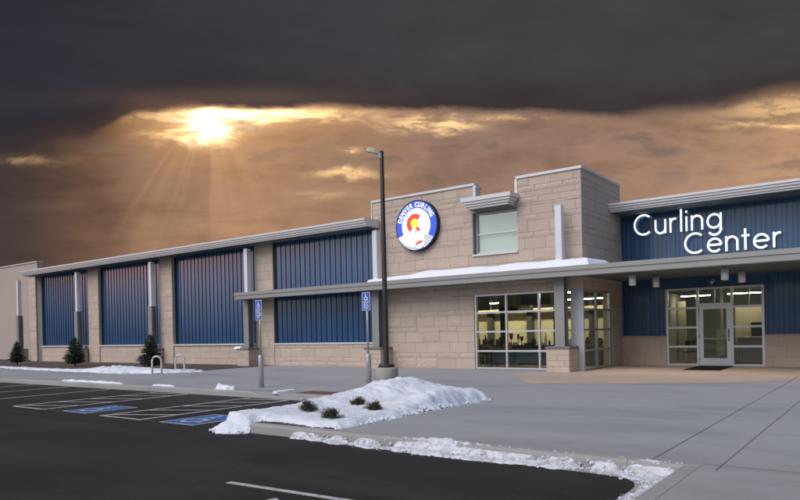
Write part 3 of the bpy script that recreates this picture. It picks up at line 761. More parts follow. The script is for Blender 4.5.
for q in ((-13.3,-12.4,24.8,26.2,2.2,3.1),(-11.4,-10.2,23.0,23.8,2.35,3.1)): part('hanging_duct', M['black'], q)
part('lobby_partition', M['int_grey'], (-7.2,-7.08,27.2,29.6,0,2.7))
for q in ((-6.3,-6.2,27.9,28.0,0,3.1),(-5.55,-5.47,28.6,28.68,0,3.1)): part('lobby_column', M['int_grey'], q)
for q in ((-5.2,-2.6,29.6,29.7,0,2.2),(-7.05,-6.75,28.2,28.3,0,2.4)): part('lobby_wall', M['int_wall'], q)
def fixture(x, y, l, z, mat, lab, along='x'):
    t = thing('ceiling_light', (x,y,z), lab, 'light', 'tube lights in the ceiling'); b = MB()
    dx, dy = (l/2,.06) if along == 'x' else (.06,l/2)
    b.box(x-dx,x+dx,y-dy,y+dy,z,z+.05); b.build('housing', M['frame'], t)
    b = MB(); b.box(x-dx+.02,x+dx-.02,y-dy+.01,y+dy-.01,z-.03,z-.001); b.build('tube', mat, t)
fixture(-13.3,26.2,5.6,2.62,M['tube'],'long lit tube over the cream wall seen through the corner window, left end')
fixture(-9.6,26.2,1.4,2.62,M['tube'],'shorter lit tube over the cream wall, right of the long one')
p = atX(588,290.5,XT-.6); fixture(p.x-.3,22.6,.9,2.70,M['tube'],'lit ceiling tube at the top of the side window beside the pillar','y')
fixture(-6.3,27.9,1.1,2.60,M['tube_lobby'],'lit lobby tube over the left side of the entrance')
fixture(-4.7,28.9,1.3,2.66,M['tube_lobby'],'lit lobby tube deep behind the door head')
fixture(-3.3,27.6,1.1,2.60,M['tube_lobby'],'lit lobby tube over the right side of the entrance')

# lounge furniture
def sofa(x, y, w, rz, lab):
    t = thing('sofa', (x,y,0), lab, 'sofa', 'dark sofas in the lounge')
    def mk(n, *q, m='sofa'):
        b = MB()
        for a in q: b.rbox(x+a[0],x+a[1],y+a[2],y+a[3],a[4],a[5],.03)
        b.build(n, M[m], t)
    h = w/2
    mk('seat', (-h+.15,h-.15,-.38,.38,.18,.42)); mk('backrest', (-h+.1,h-.1,-.45,-.25,.2,.72))
    mk('armrest', (-h,-h+.149,-.40,.40,.12,.56)); mk('armrest', (h-.149,h,-.40,.40,.12,.56))
    for sx in (-h+.1,h-.1):
        b = MB(); b.cyl((x+sx,y-.3,0), .025, .13, 8); b.build('leg', M['wood'], t)
sofa(-11.75,22.6,1.0,0,'narrow dark armchair sofa behind the lower left panes of the corner window')
sofa(-10.35,22.5,1.7,0,'wide dark sofa behind the middle lower pane of the corner window')
def chair(x, y, lab):
    t = thing('wooden_chair', (x,y,0), lab, 'chair', 'wooden chairs in the lounge')
    b = MB(); b.rbox(x-.2,x+.2,y-.2,y+.2,.42,.46,.01); b.build('seat', M['wood'], t)
    b = MB(); b.box(x-.2,x+.2,y+.18,y+.205,.62,.88); b.build('backrest', M['wood'], t)
    for sx in (-.18,.18):
        for sy in (-.18,.18):
            b = MB(); b.cyl((x+sx,y+sy,0), .018, .42 if sy < 0 else .62, 8); b.build('leg', M['wood'], t)
chair(-12.9,22.7,'wooden chair at the far left lower pane of the corner window'); chair(-12.35,23.5,'wooden chair set farther back beside the table leg')
t = thing('side_table', (-12.5,23.1,0), 'dark round topped table among wooden chairs behind the corner window', 'table')
b = MB(); b.cyl((-12.75,23.1,.70), .42, .03, 24); b.build('top', M['dkgrey'], t); b = MB(); b.cyl((-12.75,23.1,0), .03, .70, 10); b.cyl((-12.75,23.1,0), .22, .02, 18); b.build('pedestal', M['black'], t)
t = thing('bar_counter', (-11.4,24.9,0), 'long dark counter across the lounge with bottles and trophies on it', 'counter')
b = MB(); b.box(-14.4,-9.0,24.7,25.2,0,.72); b.build('body', M['dkgrey'], t); b = MB(); b.rbox(-14.45,-8.95,24.62,25.28,.721,.77,.01); b.build('top', M['dkgrey'], t)
rb = random.Random(4); shades = [('amber','amber'),('redgl','red'),('dkgrey','dark grey'),('paper','white'),('sofa','teal'),('black','black')]
for i in range(32):
    x_ = -14.3+5.2*i/31+rb.uniform(-.05,.05); mt, nm = rb.choice(shades); h = rb.uniform(.16,.50); y_ = 24.8+rb.uniform(0,.3)
    b = MB(); r_ = rb.uniform(.05,.11)
    kd = rb.randrange(4)
    if kd == 0: pf = [(r_*.6,0),(r_*.65,.01),(r_*.65,h*.6),(r_*.25,h*.75),(r_*.22,h*.97),(r_*.27,h)]
    elif kd == 1: pf = [(r_*.8,0),(r_*.8,.02),(r_*.2,.04),(r_*.2,h*.45),(r_*.9,h*.62),(r_*1.1,h*.95),(r_*.95,h)]
    elif kd == 2: pf = [(r_*1.1,0),(r_*1.2,.02),(r_*1.2,h*.5),(r_*1.05,h*.55)]
    else: pf = [(r_*.7,0),(r_*.9,.02),(r_*1.2,h*.35),(r_*.8,h*.6),(r_*.75,h*.7)]
    b.lathe((x_,y_,.771), pf, 12)
    o = b.build('bottle', M[mt]); tag(o, 'small bottle or trophy standing in the row on the dark lounge counter', 'bottle', 'bottles and trophies on the counter')
# lobby furniture
t = thing('reception_desk', (-4.2,27.6,0), 'grey reception desk with a pale top seen through the glazing right of the door', 'desk')
b = MB(); b.box(-4.75,-3.75,27.4,27.9,0,.92); b.build('body', M['int_grey'], t); b = MB(); b.rbox(-4.85,-2.6,27.3,28.0,.921,.97,.01); b.build('top', M['paper'], t)
b = MB(); b.tube([(-2.9,27.6,.92),(-3.25,27.5,.02)], .02, 8); b.tube([(-3.3,27.6,.92),(-2.95,27.5,.02)], .02, 8); b.build('leg', M['black'], t)
b = MB(); b.box(-3.25,-3.0,27.4,27.65,.971,1.20); tag(b.build('cardboard_box', M['paper']), 'pale open box standing on the right end of the reception desk', 'box')
b = MB(); b.box(-4.05,-3.6,27.75,27.80,1.0,1.22); b.box(-3.85,-3.8,27.74,27.82,.971,1.0); tag(b.build('monitor', M['black']), 'black computer screen on the reception desk', 'monitor')
t = thing('leaflet_stand', (-4.95,27.0,0), 'tan cabinet with a green tray on top, behind the door glass', 'cabinet')
b = MB(); b.box(-5.1,-4.75,26.9,27.25,0,.86); b.build('body', M['smooth_wall'], t); b = MB(); b.box(-5.08,-4.88,26.92,27.15,.861,.93); b.build('tray', M['green'], t)
b = MB(); b.box(-5.42,-5.15,26.4,26.7,0,.30); tag(b.build('storage_carton', M['stem']), 'small tan carton on the lobby floor just inside the door', 'carton')
for x_, y_, h_, nm, mt, lb in ((-5.35,28.3,1.25,'display_board','paper','pale display board standing deep in the lobby behind the door glass'),(-4.25,29.0,1.5,'vending_cabinet','dkgrey','dark tall cabinet deep in the lobby right of the door')):
    b = MB(); b.rbox(x_-.28,x_+.28,y_-.1,y_+.12,.25 if nm == 'display_board' else 0,h_,.01); tag(b.build(nm, M[mt]), lb, 'board' if nm == 'display_board' else 'cabinet')
t = thing('display_easel', (-6.05,26.6,0), 'wooden tripod easel behind the glazing left of the door', 'easel')
for q in ((-.25,-.1),(.25,-.1),(0,.3)):
    b = MB(); b.tube([(-6.05+q[0],26.6+q[1],0),(-6.05,26.62,1.6)], .018, 8); b.build('leg', M['wood'], t)
b = MB(); b.box(-6.3,-5.8,26.5,26.53,.5,.54); b.build('tray', M['wood'], t)
t = thing('folding_chair', (-6.35,27.0,0), 'small dark folding chair on the lobby floor near the left glazing', 'chair')
b = MB(); b.rbox(-6.55,-6.15,26.8,27.2,.42,.45,.01); b.build('seat', M['black'], t); b = MB(); b.box(-6.55,-6.15,27.18,27.2,.6,.85); b.build('backrest', M['black'], t)
for sx in (-6.53,-6.17):
    for sy in (26.82,27.18):
        b = MB(); b.cyl((sx,sy,0), .012, .42 if sy < 27 else .6, 6); b.build('leg', M['frame_dark'], t)
b = MB(); b.rbox(-9.05,-8.75,22.0,22.3,0,.62,.02); tag(b.build('pale_stool', M['int_wall']), 'pale cube stool just inside the side window beside the pillar', 'stool')
# entrance mat
p = [gz(684,372),gz(711,372.8),gz(729,366.2),gz(706,365.8)]
b = MB(); yq0, yq1 = 22.6, 24.95; b.rbox(-5.55,-4.45,yq0,yq1,.006,.022,.008)
tag(b.build('door_mat', M['rubber']), 'flat black rubber mat on the tan patch in front of the glass door', 'mat')

# ------------------------------------------------------------------ illuminated letters
LW = .094
def glyph(ch):
    if ch == 'C': return [arcp(.5,.5,.46,48,312,30)], .90
    if ch == 'u': return [[(.05,.66)]+arcp(.29,.26,.24,180,360,16,.24)+[(.53,.66)], [(.53,.30),(.53,.0)]], .58
    if ch == 'r': return [[(.05,.68),(.05,0)], arcp(.27,.42,.215,180,72,12)], .36
    if ch == 'l': return [[(.05,1.04),(.05,0)]], .10
    if ch == 'i': return [[(.05,.67),(.05,0)], [(.05,.94),(.05,.83)]], .10
    if ch == 'n': return [[(.05,.68),(.05,0)], arcp(.29,.41,.24,180,0,16)+[(.53,0)]], .58
    if ch == 'g': return [arcp(.34,.33,.30,0,360,28), [(.64,.68),(.64,-.04)]+arcp(.355,-.04,.285,0,-150,14,.25)], .70
    if ch == 'e': return [[(.05,.345),(.635,.345)], arcp(.34,.33,.30,3,318,26)], .66
    if ch == 't': return [[(.14,.96),(.14,0)], [(-.02,.645),(.32,.645)]], .32
def word(txt, xa, xb, zb, cap, lab):
    total = 0; adv = []; gap = .155
    for ch in txt: s, w = glyph(ch); adv.append(total); total += w+gap
    total -= gap; k = (xb-xa)/total
    y0 = YRO-.01
    t = thing('lit_word_sign', ((xa+xb)/2,y0,zb), lab, 'sign', 'illuminated words over the entrance')
    for ch, a in zip(txt, adv):
        b = MB(); ss, w = glyph(ch)
        for i, st in enumerate(ss):
            fr = lambda x, z, d: (xa+(a+x)*k, y0-d, zb+z*cap)
            ribbon(b, st, LW, fr, .10+.002*i, -.03, 0, 1)
        b.build('letter', [M['face_lit'],M['letter_side']], t)
A = atY(635,235.6,YRO-.1); B = atY(721.5,229.5,YRO-.1)
word('Curling', atY(634,232,YRO-.1).x, atY(722,217,YRO-.1).x, atY(650,235.6,YRO-.1).z+.03, .77, 'glowing white word Curling on blue metal panels above the entrance')
word('Center', atY(684.5,250,YRO-.1).x, atY(781.5,231,YRO-.1).x, atY(702,254.0,YRO-.1).z+.03, .74, 'glowing white word Center, lower of the two words, resting near the canopy')

# round logo sign
cl = Vector((-14.81,YF,5.52)); rad = .985
t = thing('round_logo_sign', tuple(cl), 'round illuminated logo sign with blue ring, red C and mountain on the block wall', 'sign')
b = MB()
def disc(b, r, y0, y1, n=48, m=0, cx=0., cz=0.):
    a = [(cl.x+cx+r*math.cos(2*math.pi*i/n), y0, cl.z+cz+r*math.sin(2*math.pi*i/n)) for i in range(n)]
    c_ = [(p[0], y1, p[2]) for p in a]; b.loft([a, c_], m)
disc(b, rad, YF-.19, YF+.005); b.build('black_rim', M['black'], t)
def flat(name, polys, mat, d):
    b = MB()
    for i, pl in enumerate(polys): b.face([(cl.x+x*rad, YF-.19-d-.0008*i, cl.z+z*rad) for x, z in pl])
    return b.build(name, mat, t)
circ = lambda cx, cz, r, n=48: [(cx+r*math.cos(2*math.pi*i/n), cz+r*math.sin(2*math.pi*i/n)) for i in range(n)]
flat('blue_ring', [circ(0,0,.955,64)], M['lg_blue'], .004)
flat('white_field', [circ(-.01,.0,.68)], M['lg_white'], .010)
b = MB(); ribbon(b, arcp(-.07,.09,.285,42,318,30), .195, lambda x, z, d: (cl.x+x*rad, YF-.19-d, cl.z+z*rad), .016, None); b.build('red_letter', M['lg_red'], t)
flat('yellow_disc', [circ(-.07,.09,.188,32)], M['lg_yellow'], .020)
mt = [(-.86,-.40),(-.70,-.36),(-.52,-.26),(-.42,-.30),(-.32,-.22),(-.24,-.20),(-.17,-.10),(-.11,.02),(-.05,-.10),(.02,-.16),(.08,-.24),(.16,-.22),(.30,-.32),(.42,-.28),(.60,-.42),(.80,-.50)]
low = [(.955*math.cos(R(a)), .955*math.sin(R(a))) for a in range(-32,-156,-4)]
flat('mountain', [mt+low], M['lg_white'], .026)
flat('mountain_shade', [[(-.32,-.22),(-.38,-.31),(-.31,-.28),(-.28,-.38),(-.24,-.26)],[(-.05,-.12),(-.09,-.24),(-.05,-.22),(-.08,-.42),(.0,-.28),(.04,-.34),(.05,-.2)],[(.34,-.36),(.60,-.42),(.80,-.50)]+[(.955*math.cos(R(a)), .955*math.sin(R(a))) for a in range(-32,-64,-6)],
     [(.955*math.cos(R(a)), .955*math.sin(R(a))) for a in range(-66,-152,-6)]+[(-.5,-.70),(-.2,-.82),(.1,-.84)]], M['lg_grey'], .032)
el = lambda cx, cz, rx, rz, tl, a0=0, a1=360, n=24: [(cx+rx*math.cos(R(q))*math.cos(tl)-rz*math.sin(R(q))*math.sin(tl), cz+rx*math.cos(R(q))*math.sin(tl)+rz*math.sin(R(q))*math.cos(tl)) for q in [a0+(a1-a0)*i/n for i in range(n+(a1-a0 != 360))]]
flat('curling_stone', [el(.19,-.79,.25,.16,.35)], M['lg_blue'], .038)
flat('curling_stone_white', [el(.19,-.78,.23,.12,.35), ], M['lg_white'], .042)
flat('curling_stone_red', [el(.16,-.75,.21,.13,.35,10,170)+[], el(.1,-.66,.12,.03,.5)], M['lg_red'], .046)
def text_mesh(ch, size, bold=.0):
    cu = bpy.data.curves.new('t', 'FONT'); cu.body = ch; cu.size = size; cu.align_x = 'CENTER'; cu.offset = bold; cu.resolution_u = 3
    o = bpy.data.objects.new('t', cu); col.objects.link(o)
    dg = bpy.context.evaluated_depsgraph_get(); dg.update(); oe = o.evaluated_get(dg); me = oe.to_mesh()
    v = [tuple(p.co) for p in me.vertices]; f = [tuple(p.vertices) for p in me.polygons]
    oe.to_mesh_clear(); bpy.data.objects.remove(o); bpy.data.curves.remove(cu); return v, f
b = MB(); txt = 'DENVER CURLING'; a0, a1 = 168, 20
wts = [1,.95,1,1,.95,1,.6,1,1,1,.9,.6,1,1]; tot = sum(wts); acc = 0
for i, ch in enumerate(txt):
    ang = a0+(a1-a0)*((acc+wts[i]/2)/tot); acc += wts[i]
    if ch == ' ': continue
    v, f = text_mesh(ch, .27, .010); th = R(ang-90); 
    vv = []
    for x, y_, z_ in v:
        x *= .78; rr = .735+y_*.95
        px, pz = rr*math.cos(R(ang))+x*math.sin(R(ang)), rr*math.sin(R(ang))-x*math.cos(R(ang))
        vv.append((cl.x+px*rad, YF-.19-.012, cl.z+pz*rad))
    b.raw(vv, f)
b.build('lettering', M['lg_white'], t)

# ------------------------------------------------------------------ street furniture
# lamp post
gp = Vector((-10.52,13.52,0)); H = atY(382,151,gp.y).z
t = thing('lamp_post', tuple(gp), 'tall dark square lamp post with pale head on a round concrete base behind the snow', 'lamp post')
b = MB(); b.lathe((gp.x,gp.y,0), [(.30,0),(.30,.50),(.285,.53),(.10,.53)], 32); b.build('concrete_base', M['concrete_base'], t)
b = MB(); b.rbox(gp.x-.15,gp.x+.15,gp.y-.15,gp.y+.15,.531,.60,.01)
for sx in (-.11,.11):
    for sy in (-.11,.11): b.cyl((gp.x+sx,gp.y+sy,.60), .014, .04, 8)
b.build('base_plate', M['pole'], t)
b = MB()
q = [(-.055,-.044),(-.044,-.055),(.044,-.055),(.055,-.044),(.055,.044),(.044,.055),(-.044,.055),(-.055,.044)]
b.loft([[(gp.x+x*s_, gp.y+y_*s_, z_) for x, y_ in q] for s_, z_ in ((1.0,.60),(.86,3.4),(.74,H))])
b.build('pole', M['pole'], t)
hd = Vector((-.80,-.60,0)).normalized(); hs = Vector((-hd.y,hd.x,0))
b = MB(); top = gp+Z*(H-.05)
def bar(b, p, q, w, h, w2=None, h2=None):
    d = (q-p).normalized(); s_ = d.cross(Z).normalized(); u_ = s_.cross(d); w2 = w2 or w; h2 = h2 or h
    b.loft([[p+s_*a*w/2+u_*c*h/2 for a, c in ((-1,-1),(1,-1),(1,1),(-1,1))],[q+s_*a*w2/2+u_*c*h2/2 for a, c in ((-1,-1),(1,-1),(1,1),(-1,1))]])
bar(b, top-Z*.10, top+hd*.12+Z*.02, .06, .12, .06, .08); b.build('arm', M['galv'], t)
b = MB(); bar(b, top+hd*.08+Z*.02, top+hd*.18+Z*.05, .09, .07, .15, .10); bar(b, top+hd*.18+Z*.05, top+hd*.33+Z*.085, .15, .10, .145, .115); bar(b, top+hd*.33+Z*.085, top+hd*.365+Z*.092, .145, .115, .11, .08)
b.build('lamp_head', material('pale_lamp_head', (.62,.58,.42), .4, var=.05), t)
# parking signs
def parking_sign(u, v, H, lab, plates):
    g0 = gz(u, v); t = thing('parking_sign', tuple(g0), lab, 'sign', 'accessible parking signs on sleeved posts')
    b = MB(); b.lathe((g0.x,g0.y,0), [(.072,0),(.072,.86),(.062,.885),(.03,.885)], 18); b.build('sleeve', M['galv'], t)
    b = MB(); b.cyl((g0.x,g0.y,.88), .027, H-.90, 12); b.build('post', M['galv'], t)
    for (z0, z1, w, sym) in plates:
        a, c_ = g0.x-w/2, g0.x+w/2; yy = g0.y-.045
        b = MB(); b.box(a, c_, yy, yy+.004, z0, z1); pl = b.build('plate', M['white'], t)
        b = MB(); b.box(a+.012, c_-.012, yy-.0035, yy-.0005, z0+.012, z1-.012); b.build('blue_field', M['sign_blue'], pl)
        b = MB(); fr = lambda x, z_, d: (a+.05+(w-.10)*x, yy-.006-d, (z1-.21)+.185*z_)
        if sym:
            wheelchair(b, fr, 0., 0, .12)
            n = int((z1-z0-.22)/.035)
            for i in range(n): b.box(a+.04+.02*(i % 2), c_-.04-.015*(i % 3), yy-.0075, yy-.005, z1-.245-.035*i, z1-.232-.035*i)
        else:
            for i in range(2): b.box(a+.05+.02*i, c_-.05-.02*i, yy-.0075, yy-.005, z1-.05-.04*i, z1-.035-.04*i)
        b.build('white_symbol', M['white'], pl)
    return t
parking_sign(261.5,387.5,2.40,'blue access parking sign with a second small plate beneath, on a grey post', [(2.01,2.38,.26,True),(1.84,1.985,.26,False)])
parking_sign(369,388.5,2.47,'single blue access parking sign on a grey post beside the lamp post', [(2.00,2.46,.27,True)])
# bike racks
def rack(u0, u1, v, lab):
    a = gz(u0, v); c_ = gz(u1, v); m_ = (a+c_)/2; wd = .36; d = Vector((.80,.60,0)); pts = []
    t = thing('bike_rack', (m_.x,m_.y,0), lab, 'bike rack', 'hooped bike racks')
    for z_ in (0,.25,.50): pts.append(m_-d*wd/2+Z*z_)
    for i in range(1,10): an = math.pi-math.pi*i/10; pts.append(m_+d*(wd/2*math.cos(an))+Z*(.52+wd/2*math.sin(an)))
    for z_ in (.50,.25,0): pts.append(m_+d*wd/2+Z*z_)
    b = MB(); b.tube(pts, .036, 12); b.build('hoop', material('pale_galvanised', (.62,.60,.56), .4, metal=.2, var=.06), t)
    for s_ in (-1,1):
        b = MB(); p_ = m_+d*wd/2*s_; b.cyl((p_.x,p_.y,.0), .075, .012, 14); b.build('foot_plate', M['galv'], t)
rack(154,160,374.5,'pale hooped bike rack in front of the right-hand spruce, nearer of two')
rack(177.5,182.5,372,'pale hooped bike rack farther back, right of the other, near the wall')
# tactile plate by the ramp
p = [gz(272,397.6,-.02),gz(300,395.3,-.02),gz(315,396.4,-.02),gz(292,399.0,-.02)]
b = MB(); x0, x1, y0, y1 = -11.75,-10.45,11.47,12.05
b.box(x0,x1,y0,y1,-.01,.008)
for i in range(20):
    for j in range(9): b.cyl((x0+.05+i*.063,y0+.045+j*.063,.008), .016, .006, 6, .010)
tag(b.build('tactile_plate', M['red']), 'brick red tactile plate at the kerb ramp behind the snow island', 'tactile plate')

# ------------------------------------------------------------------ vegetation
def conifer(h, w, seed):
    rnd = random.Random(seed); tr = MB(); tr.tube([(0,0,0),(.01,0,h*.5),(0,.01,h*.97)], [.035,.022,.006], 8)
    cr = MB(); zz = .16
    while zz < h*.99:
        f = (zz-.10)/(h-.10); rr = w/2*(1-f)**.75*(.55+.55*min(1,f*6)); n = max(4,int(15*(1-f)+4))
        for i in range(n):
            a = rnd.uniform(0,6.283); L = rr*rnd.uniform(.62,1.22)+.03; dz = rnd.uniform(-.04,.20)*L
            p0 = Vector((0,0,zz)); p1 = Vector((math.cos(a)*L, math.sin(a)*L, zz+dz)); k = max(4,int(L/.04))
            for j in range(1,k+1):
                for s_ in range(5):
                    c_ = p0.lerp(p1, j/k)+Vector((rnd.gauss(0,.018),rnd.gauss(0,.018),rnd.gauss(0,.012)))
                    d = (p1-p0).normalized()*.6+Vector((rnd.gauss(0,.5),rnd.gauss(0,.5),rnd.gauss(0.15,.4))); d.normalize()
                    s2 = d.cross(Vector((rnd.gauss(0,1),rnd.gauss(0,1),rnd.gauss(0,1)))).normalized()*rnd.uniform(.008,.014); ln_ = rnd.uniform(.045,.085)
                    cr.face([c_-s2, c_+s2, c_+d*ln_])
        zz += .042
    for i in range(40):
        c_ = Vector((rnd.gauss(0,.008),rnd.gauss(0,.008),h*rnd.uniform(.92,1.03))); d = Vector((rnd.gauss(0,.4),rnd.gauss(0,.4),1)).normalized()
        cr.face([c_-Vector((.007,0,0)), c_+Vector((.007,0,0)), c_+d*.06])
    return tr, cr
def plant_tree(u, v, h, w, seed, lab):
    g0 = gz(u, v); g0.z = .012
    t = thing('spruce_tree', (0,0,0), lab, 'tree', 'young spruces in the planting bed'); tr, cr = conifer(h, w, seed)
    tr.build('trunk', M['bark'], t); cr.build('crown', M['needle'], t)
    s_ = MB(); s_.cyl((.06,-.25,0), .022, .28, 8); s_.build('stake', M['stem'], t)
    t.location = g0
plant_tree(17.5,365,1.34,.84,1,'young spruce at the far left by the plain wall')
plant_tree(75,366.5,1.50,.98,2,'young spruce in front of the leftmost blue panel bay')
plant_tree(151,369.5,1.52,.98,3,'young spruce directly behind the nearer bike rack')
def shrub(x, y, z, r, seed, lab):
    rnd = random.Random(seed); t = thing('juniper_shrub', (x,y,z), lab, 'shrub', 'small junipers poking through the island snow')
    st = MB(); lf = MB()
    for i in range(26):
        a = rnd.uniform(0,6.283); e_ = rnd.uniform(.2,1.45); L = r*rnd.uniform(.7,1.2); d = Vector((math.cos(a)*math.cos(e_),math.sin(a)*math.cos(e_),math.sin(e_)*.85))
        p1 = Vector((x,y,z))+d*L; st.tube([(x,y,z-.05),tuple(Vector((x,y,z-.02)).lerp(p1,.5)),tuple(p1)], [.006,.004,.002], 5)
        for j in range(70):
            tt = rnd.uniform(.25,1.05); c_ = Vector((x,y,z)).lerp(p1,tt)+Vector((rnd.gauss(0,.022),rnd.gauss(0,.022),rnd.gauss(0,.02)))
            dd = (d+Vector((rnd.gauss(0,.6),rnd.gauss(0,.6),rnd.gauss(.2,.5)))).normalized(); s2 = dd.cross(Vector((rnd.gauss(0,1),rnd.gauss(0,1),rnd.gauss(0,1)))).normalized()*.006
            lf.face([c_-s2, c_+s2, c_+dd*rnd.uniform(.02,.045)])
    st.build('stems', M['bark'], t); lf.build('foliage', M['juniper'], t)

# ------------------------------------------------------------------ snow
def inside(x, y, poly):
    c = False; j = len(poly)-1
    for i in range(len(poly)):
        if (poly[i][1] > y) != (poly[j][1] > y) and x < (poly[j][0]-poly[i][0])*(y-poly[i][1])/(poly[j][1]-poly[i][1])+poly[i][0]: c = not c
        j = i
    return c
def edged(x, y, poly):
    d = 1e9
    for i in range(len(poly)):
        a = Vector(poly[i-1]); c = Vector(poly[i]); p = Vector((x,y)); ab = c-a; tt = max(0,min(1,(p-a).dot(ab)/max(1e-9,ab.length_squared))); d = min(d, (a+ab*tt-p).length)
    return d
def snow(name, poly, hf, fall, z0, step, mat, lab, seed=0, rag=.06, lump=.3, group=None, zf=None, crumbs=0, cr=(.008,.03)):
    """heap of snow: height hf(x,y) rising from a ragged outline"""
    xs = [p[0] for p in poly]; ys = [p[1] for p in poly]; b = MB(); idx = {}
    x0, x1, y0, y1 = min(xs)-.2, max(xs)+.2, min(ys)-.2, max(ys)+.2
    nx = int((x1-x0)/step)+1; ny = int((y1-y0)/step)+1; V = []
    for j in range(ny+1):
        for i in range(nx+1):
            x, y = x0+i*step, y0+j*step
            d = edged(x, y, poly)*(1 if inside(x, y, poly) else -1)
            d += noise.noise(Vector((x*3+seed,y*3,0)))*rag*1.6+noise.noise(Vector((x*11+seed,y*11,2)))*rag*.7
            q = max(-.35, min(1, d/fall))
            if q > 0: e_ = math.sin(q*math.pi/2)**.8
            else: e_ = q*.6
            h = hf(x, y)
            l = 1+lump*(noise.noise(Vector((x*2.6,y*2.6,seed)))+.7*noise.noise(Vector((x*7,y*7,seed)))+.45*noise.noise(Vector((x*17,y*17,seed+3))))
            base = z0 if zf is None else zf(x, y)
            V.append((x, y, base+max(-.03, h*e_*l) if q > 0 else base-.03)); idx[(i,j)] = (len(V)-1, q)
    F_ = []
    for j in range(ny):
        for i in range(nx):
            c = [idx[(i,j)],idx[(i+1,j)],idx[(i+1,j+1)],idx[(i,j+1)]]
            if any(k[1] > 0 for k in c): F_.append(tuple(k[0] for k in c))
    used = sorted({i for f in F_ for i in f}); mp = {o: n for n, o in enumerate(used)}
    b.raw([V[i] for i in used], [tuple(mp[i] for i in f) for f in F_], 0, True)
    rc = random.Random(seed+100); k = 0
    while k < crumbs:                                   # broken icy crumbs along the ragged edge
        x, y = rc.uniform(x0,x1), rc.uniform(y0,y1); e_ = edged(x, y, poly); ins = inside(x, y, poly)
        if e_ > (.16 if ins else .10): continue
        if not ins and rc.random() > math.exp(-e_/.035): continue
        k += 1; q = rc.uniform(*cr)*(.6 if not ins else 1)*rc.uniform(.5,1.2); z = (z0 if zf is None else zf(x, y))+(hf(x, y)*.6*min(1,e_/fall) if ins else 0)
        ph = rc.uniform(0,6.28); rg = []
        for zz_, rr in ((-.3,.8),(.25,1.),(.8,.45)): rg.append([(x+q*rr*math.cos(ph+a*1.047)*rc.uniform(.75,1.25), y+q*rr*math.sin(ph+a*1.047)*rc.uniform(.75,1.25), z+q*zz_*rc.uniform(.8,1.1)) for a in range(6)])
        b.loft(rg)
    o = b.build(name, mat); tag(o, lab, 'snow', group); return o
def G(x, y, cx, cy_, sx, sy, h): return h*math.exp(-((x-cx)/sx)**2-((y-cy_)/sy)**2)
def isl(x, y):
    return (.09+G(x,y,-8.75,7.5,.40,.7,.08)+G(x,y,-8.6,11.3,.7,1.0,.30)+G(x,y,-9.1,9.6,.6,1.2,.10)+G(x,y,-7.15,10.7,.38,.8,.19)+G(x,y,-7.7,12.0,1.0,.6,.08)
            +.04*max(0,min(1,(y-8)/3)))
island = [(-9.25,7.05),(-8.9,6.92),(-8.5,7.0),(-8.42,7.42),(-8.1,7.52),(-7.5,7.42),(-6.95,7.38),(-6.68,7.42),(-6.70,8.6),(-6.75,10.2),(-6.72,12.1),(-7.3,12.6),(-9.3,12.7),(-9.7,11.6),(-9.5,9.8),(-9.35,8.2)]
snow('snow_mound', island, isl, .26, -.0, .045, M['snow'], 'big white mound of snow covering the kerbed island', 1, .08, .17, crumbs=900, cr=(.012,.045), zf=lambda x, y: -.13 if (x < -8.98 or y < 7.2) else 0.0)
for i, (u, v, r_, lab) in enumerate(((308,410,.20,'leftmost and largest juniper on the snow mound'),(331.5,417,.17,'dark round juniper nearest the kerb on the snow mound'),(357,403.5,.14,'smallest juniper, farthest back on the snow mound'),(373,408.5,.15,'rightmost juniper on the snow mound'))):
    p = gz(u, v, .12); z_ = 0.02+isl(p.x,p.y)*.95; p = gz(u, v, z_); shrub(p.x, p.y, z_-.03, r_, 11+i, lab)
# dirty snow against the front kerb and into the driveway corner
bandp = [(-7.4,7.14),(-6.6,7.08),(-5.6,7.03),(-5.0,6.99),(-4.4,7.00),(-3.6,7.04),(-3.0,7.06),(-2.5,7.04),(-2.12,6.95),(-2.02,6.5),(-2.0,6.2),(-1.84,6.2),(-1.82,7.26),(-2.4,7.23),(-3.4,7.21),(-4.1,7.23),(-4.75,7.36),(-5.2,7.26),(-5.6,7.20),(-6.4,7.195),(-7.4,7.195)]
def topz(x, y):
    t = max(0, min(1, (y-7.14)/.10)); return -.142+.146*t
snow('kerb_snow', bandp, lambda x, y: .006+G(x,y,-4.6,7.20,.45,.14,.032)+G(x,y,-2.6,7.22,.6,.12,.022)+(.016 if y < 7.15 else 0), .06, 0, .018, M['snow_dirty'], 'long ragged strip of dirty snow along the front kerb', 5, .06, 1.0, zf=topz, crumbs=600)
snow('kerb_snow', [(-2.05,5.2),(-1.84,5.1),(-1.82,6.35),(-2.02,6.3)], lambda x, y: .035, .05, -.142, .022, M['snow_dirty'], 'thin dirty snow in the gutter beside the driveway kerb', 9, .05, .8, crumbs=250)
# small heaps along the far kerb
for i, (u, v, sx, sy, h, lab) in enumerate(((223,393.5,.34,.13,.13,'lumpy snow heap on the far kerb beside the hatched aisle'),(160,389.2,.5,.09,.05,'low crumbs of snow on the far kerb between stalls'),(98,384.8,1.3,.12,.07,'long low snow heap on the far kerb at left'),(72,383.2,.9,.10,.07,'snow heap on the far kerb behind the leftmost stalls'))):
    p = gz(u, v); p.x = atY(u, v, 11.42).x; pl = [(p.x+sx*math.cos(a)*(1+.15*math.sin(3*a)), 11.50+sy*math.sin(a)*(1+.25*math.sin(5*a+i))) for a in [2*math.pi*k/18 for k in range(18)]]
    snow('snow_heap', pl, lambda x, y, h=h: h, .12, .0, .03, M['snow'], lab, 20+i, .05, .45, group='snow heaps on the far kerb')
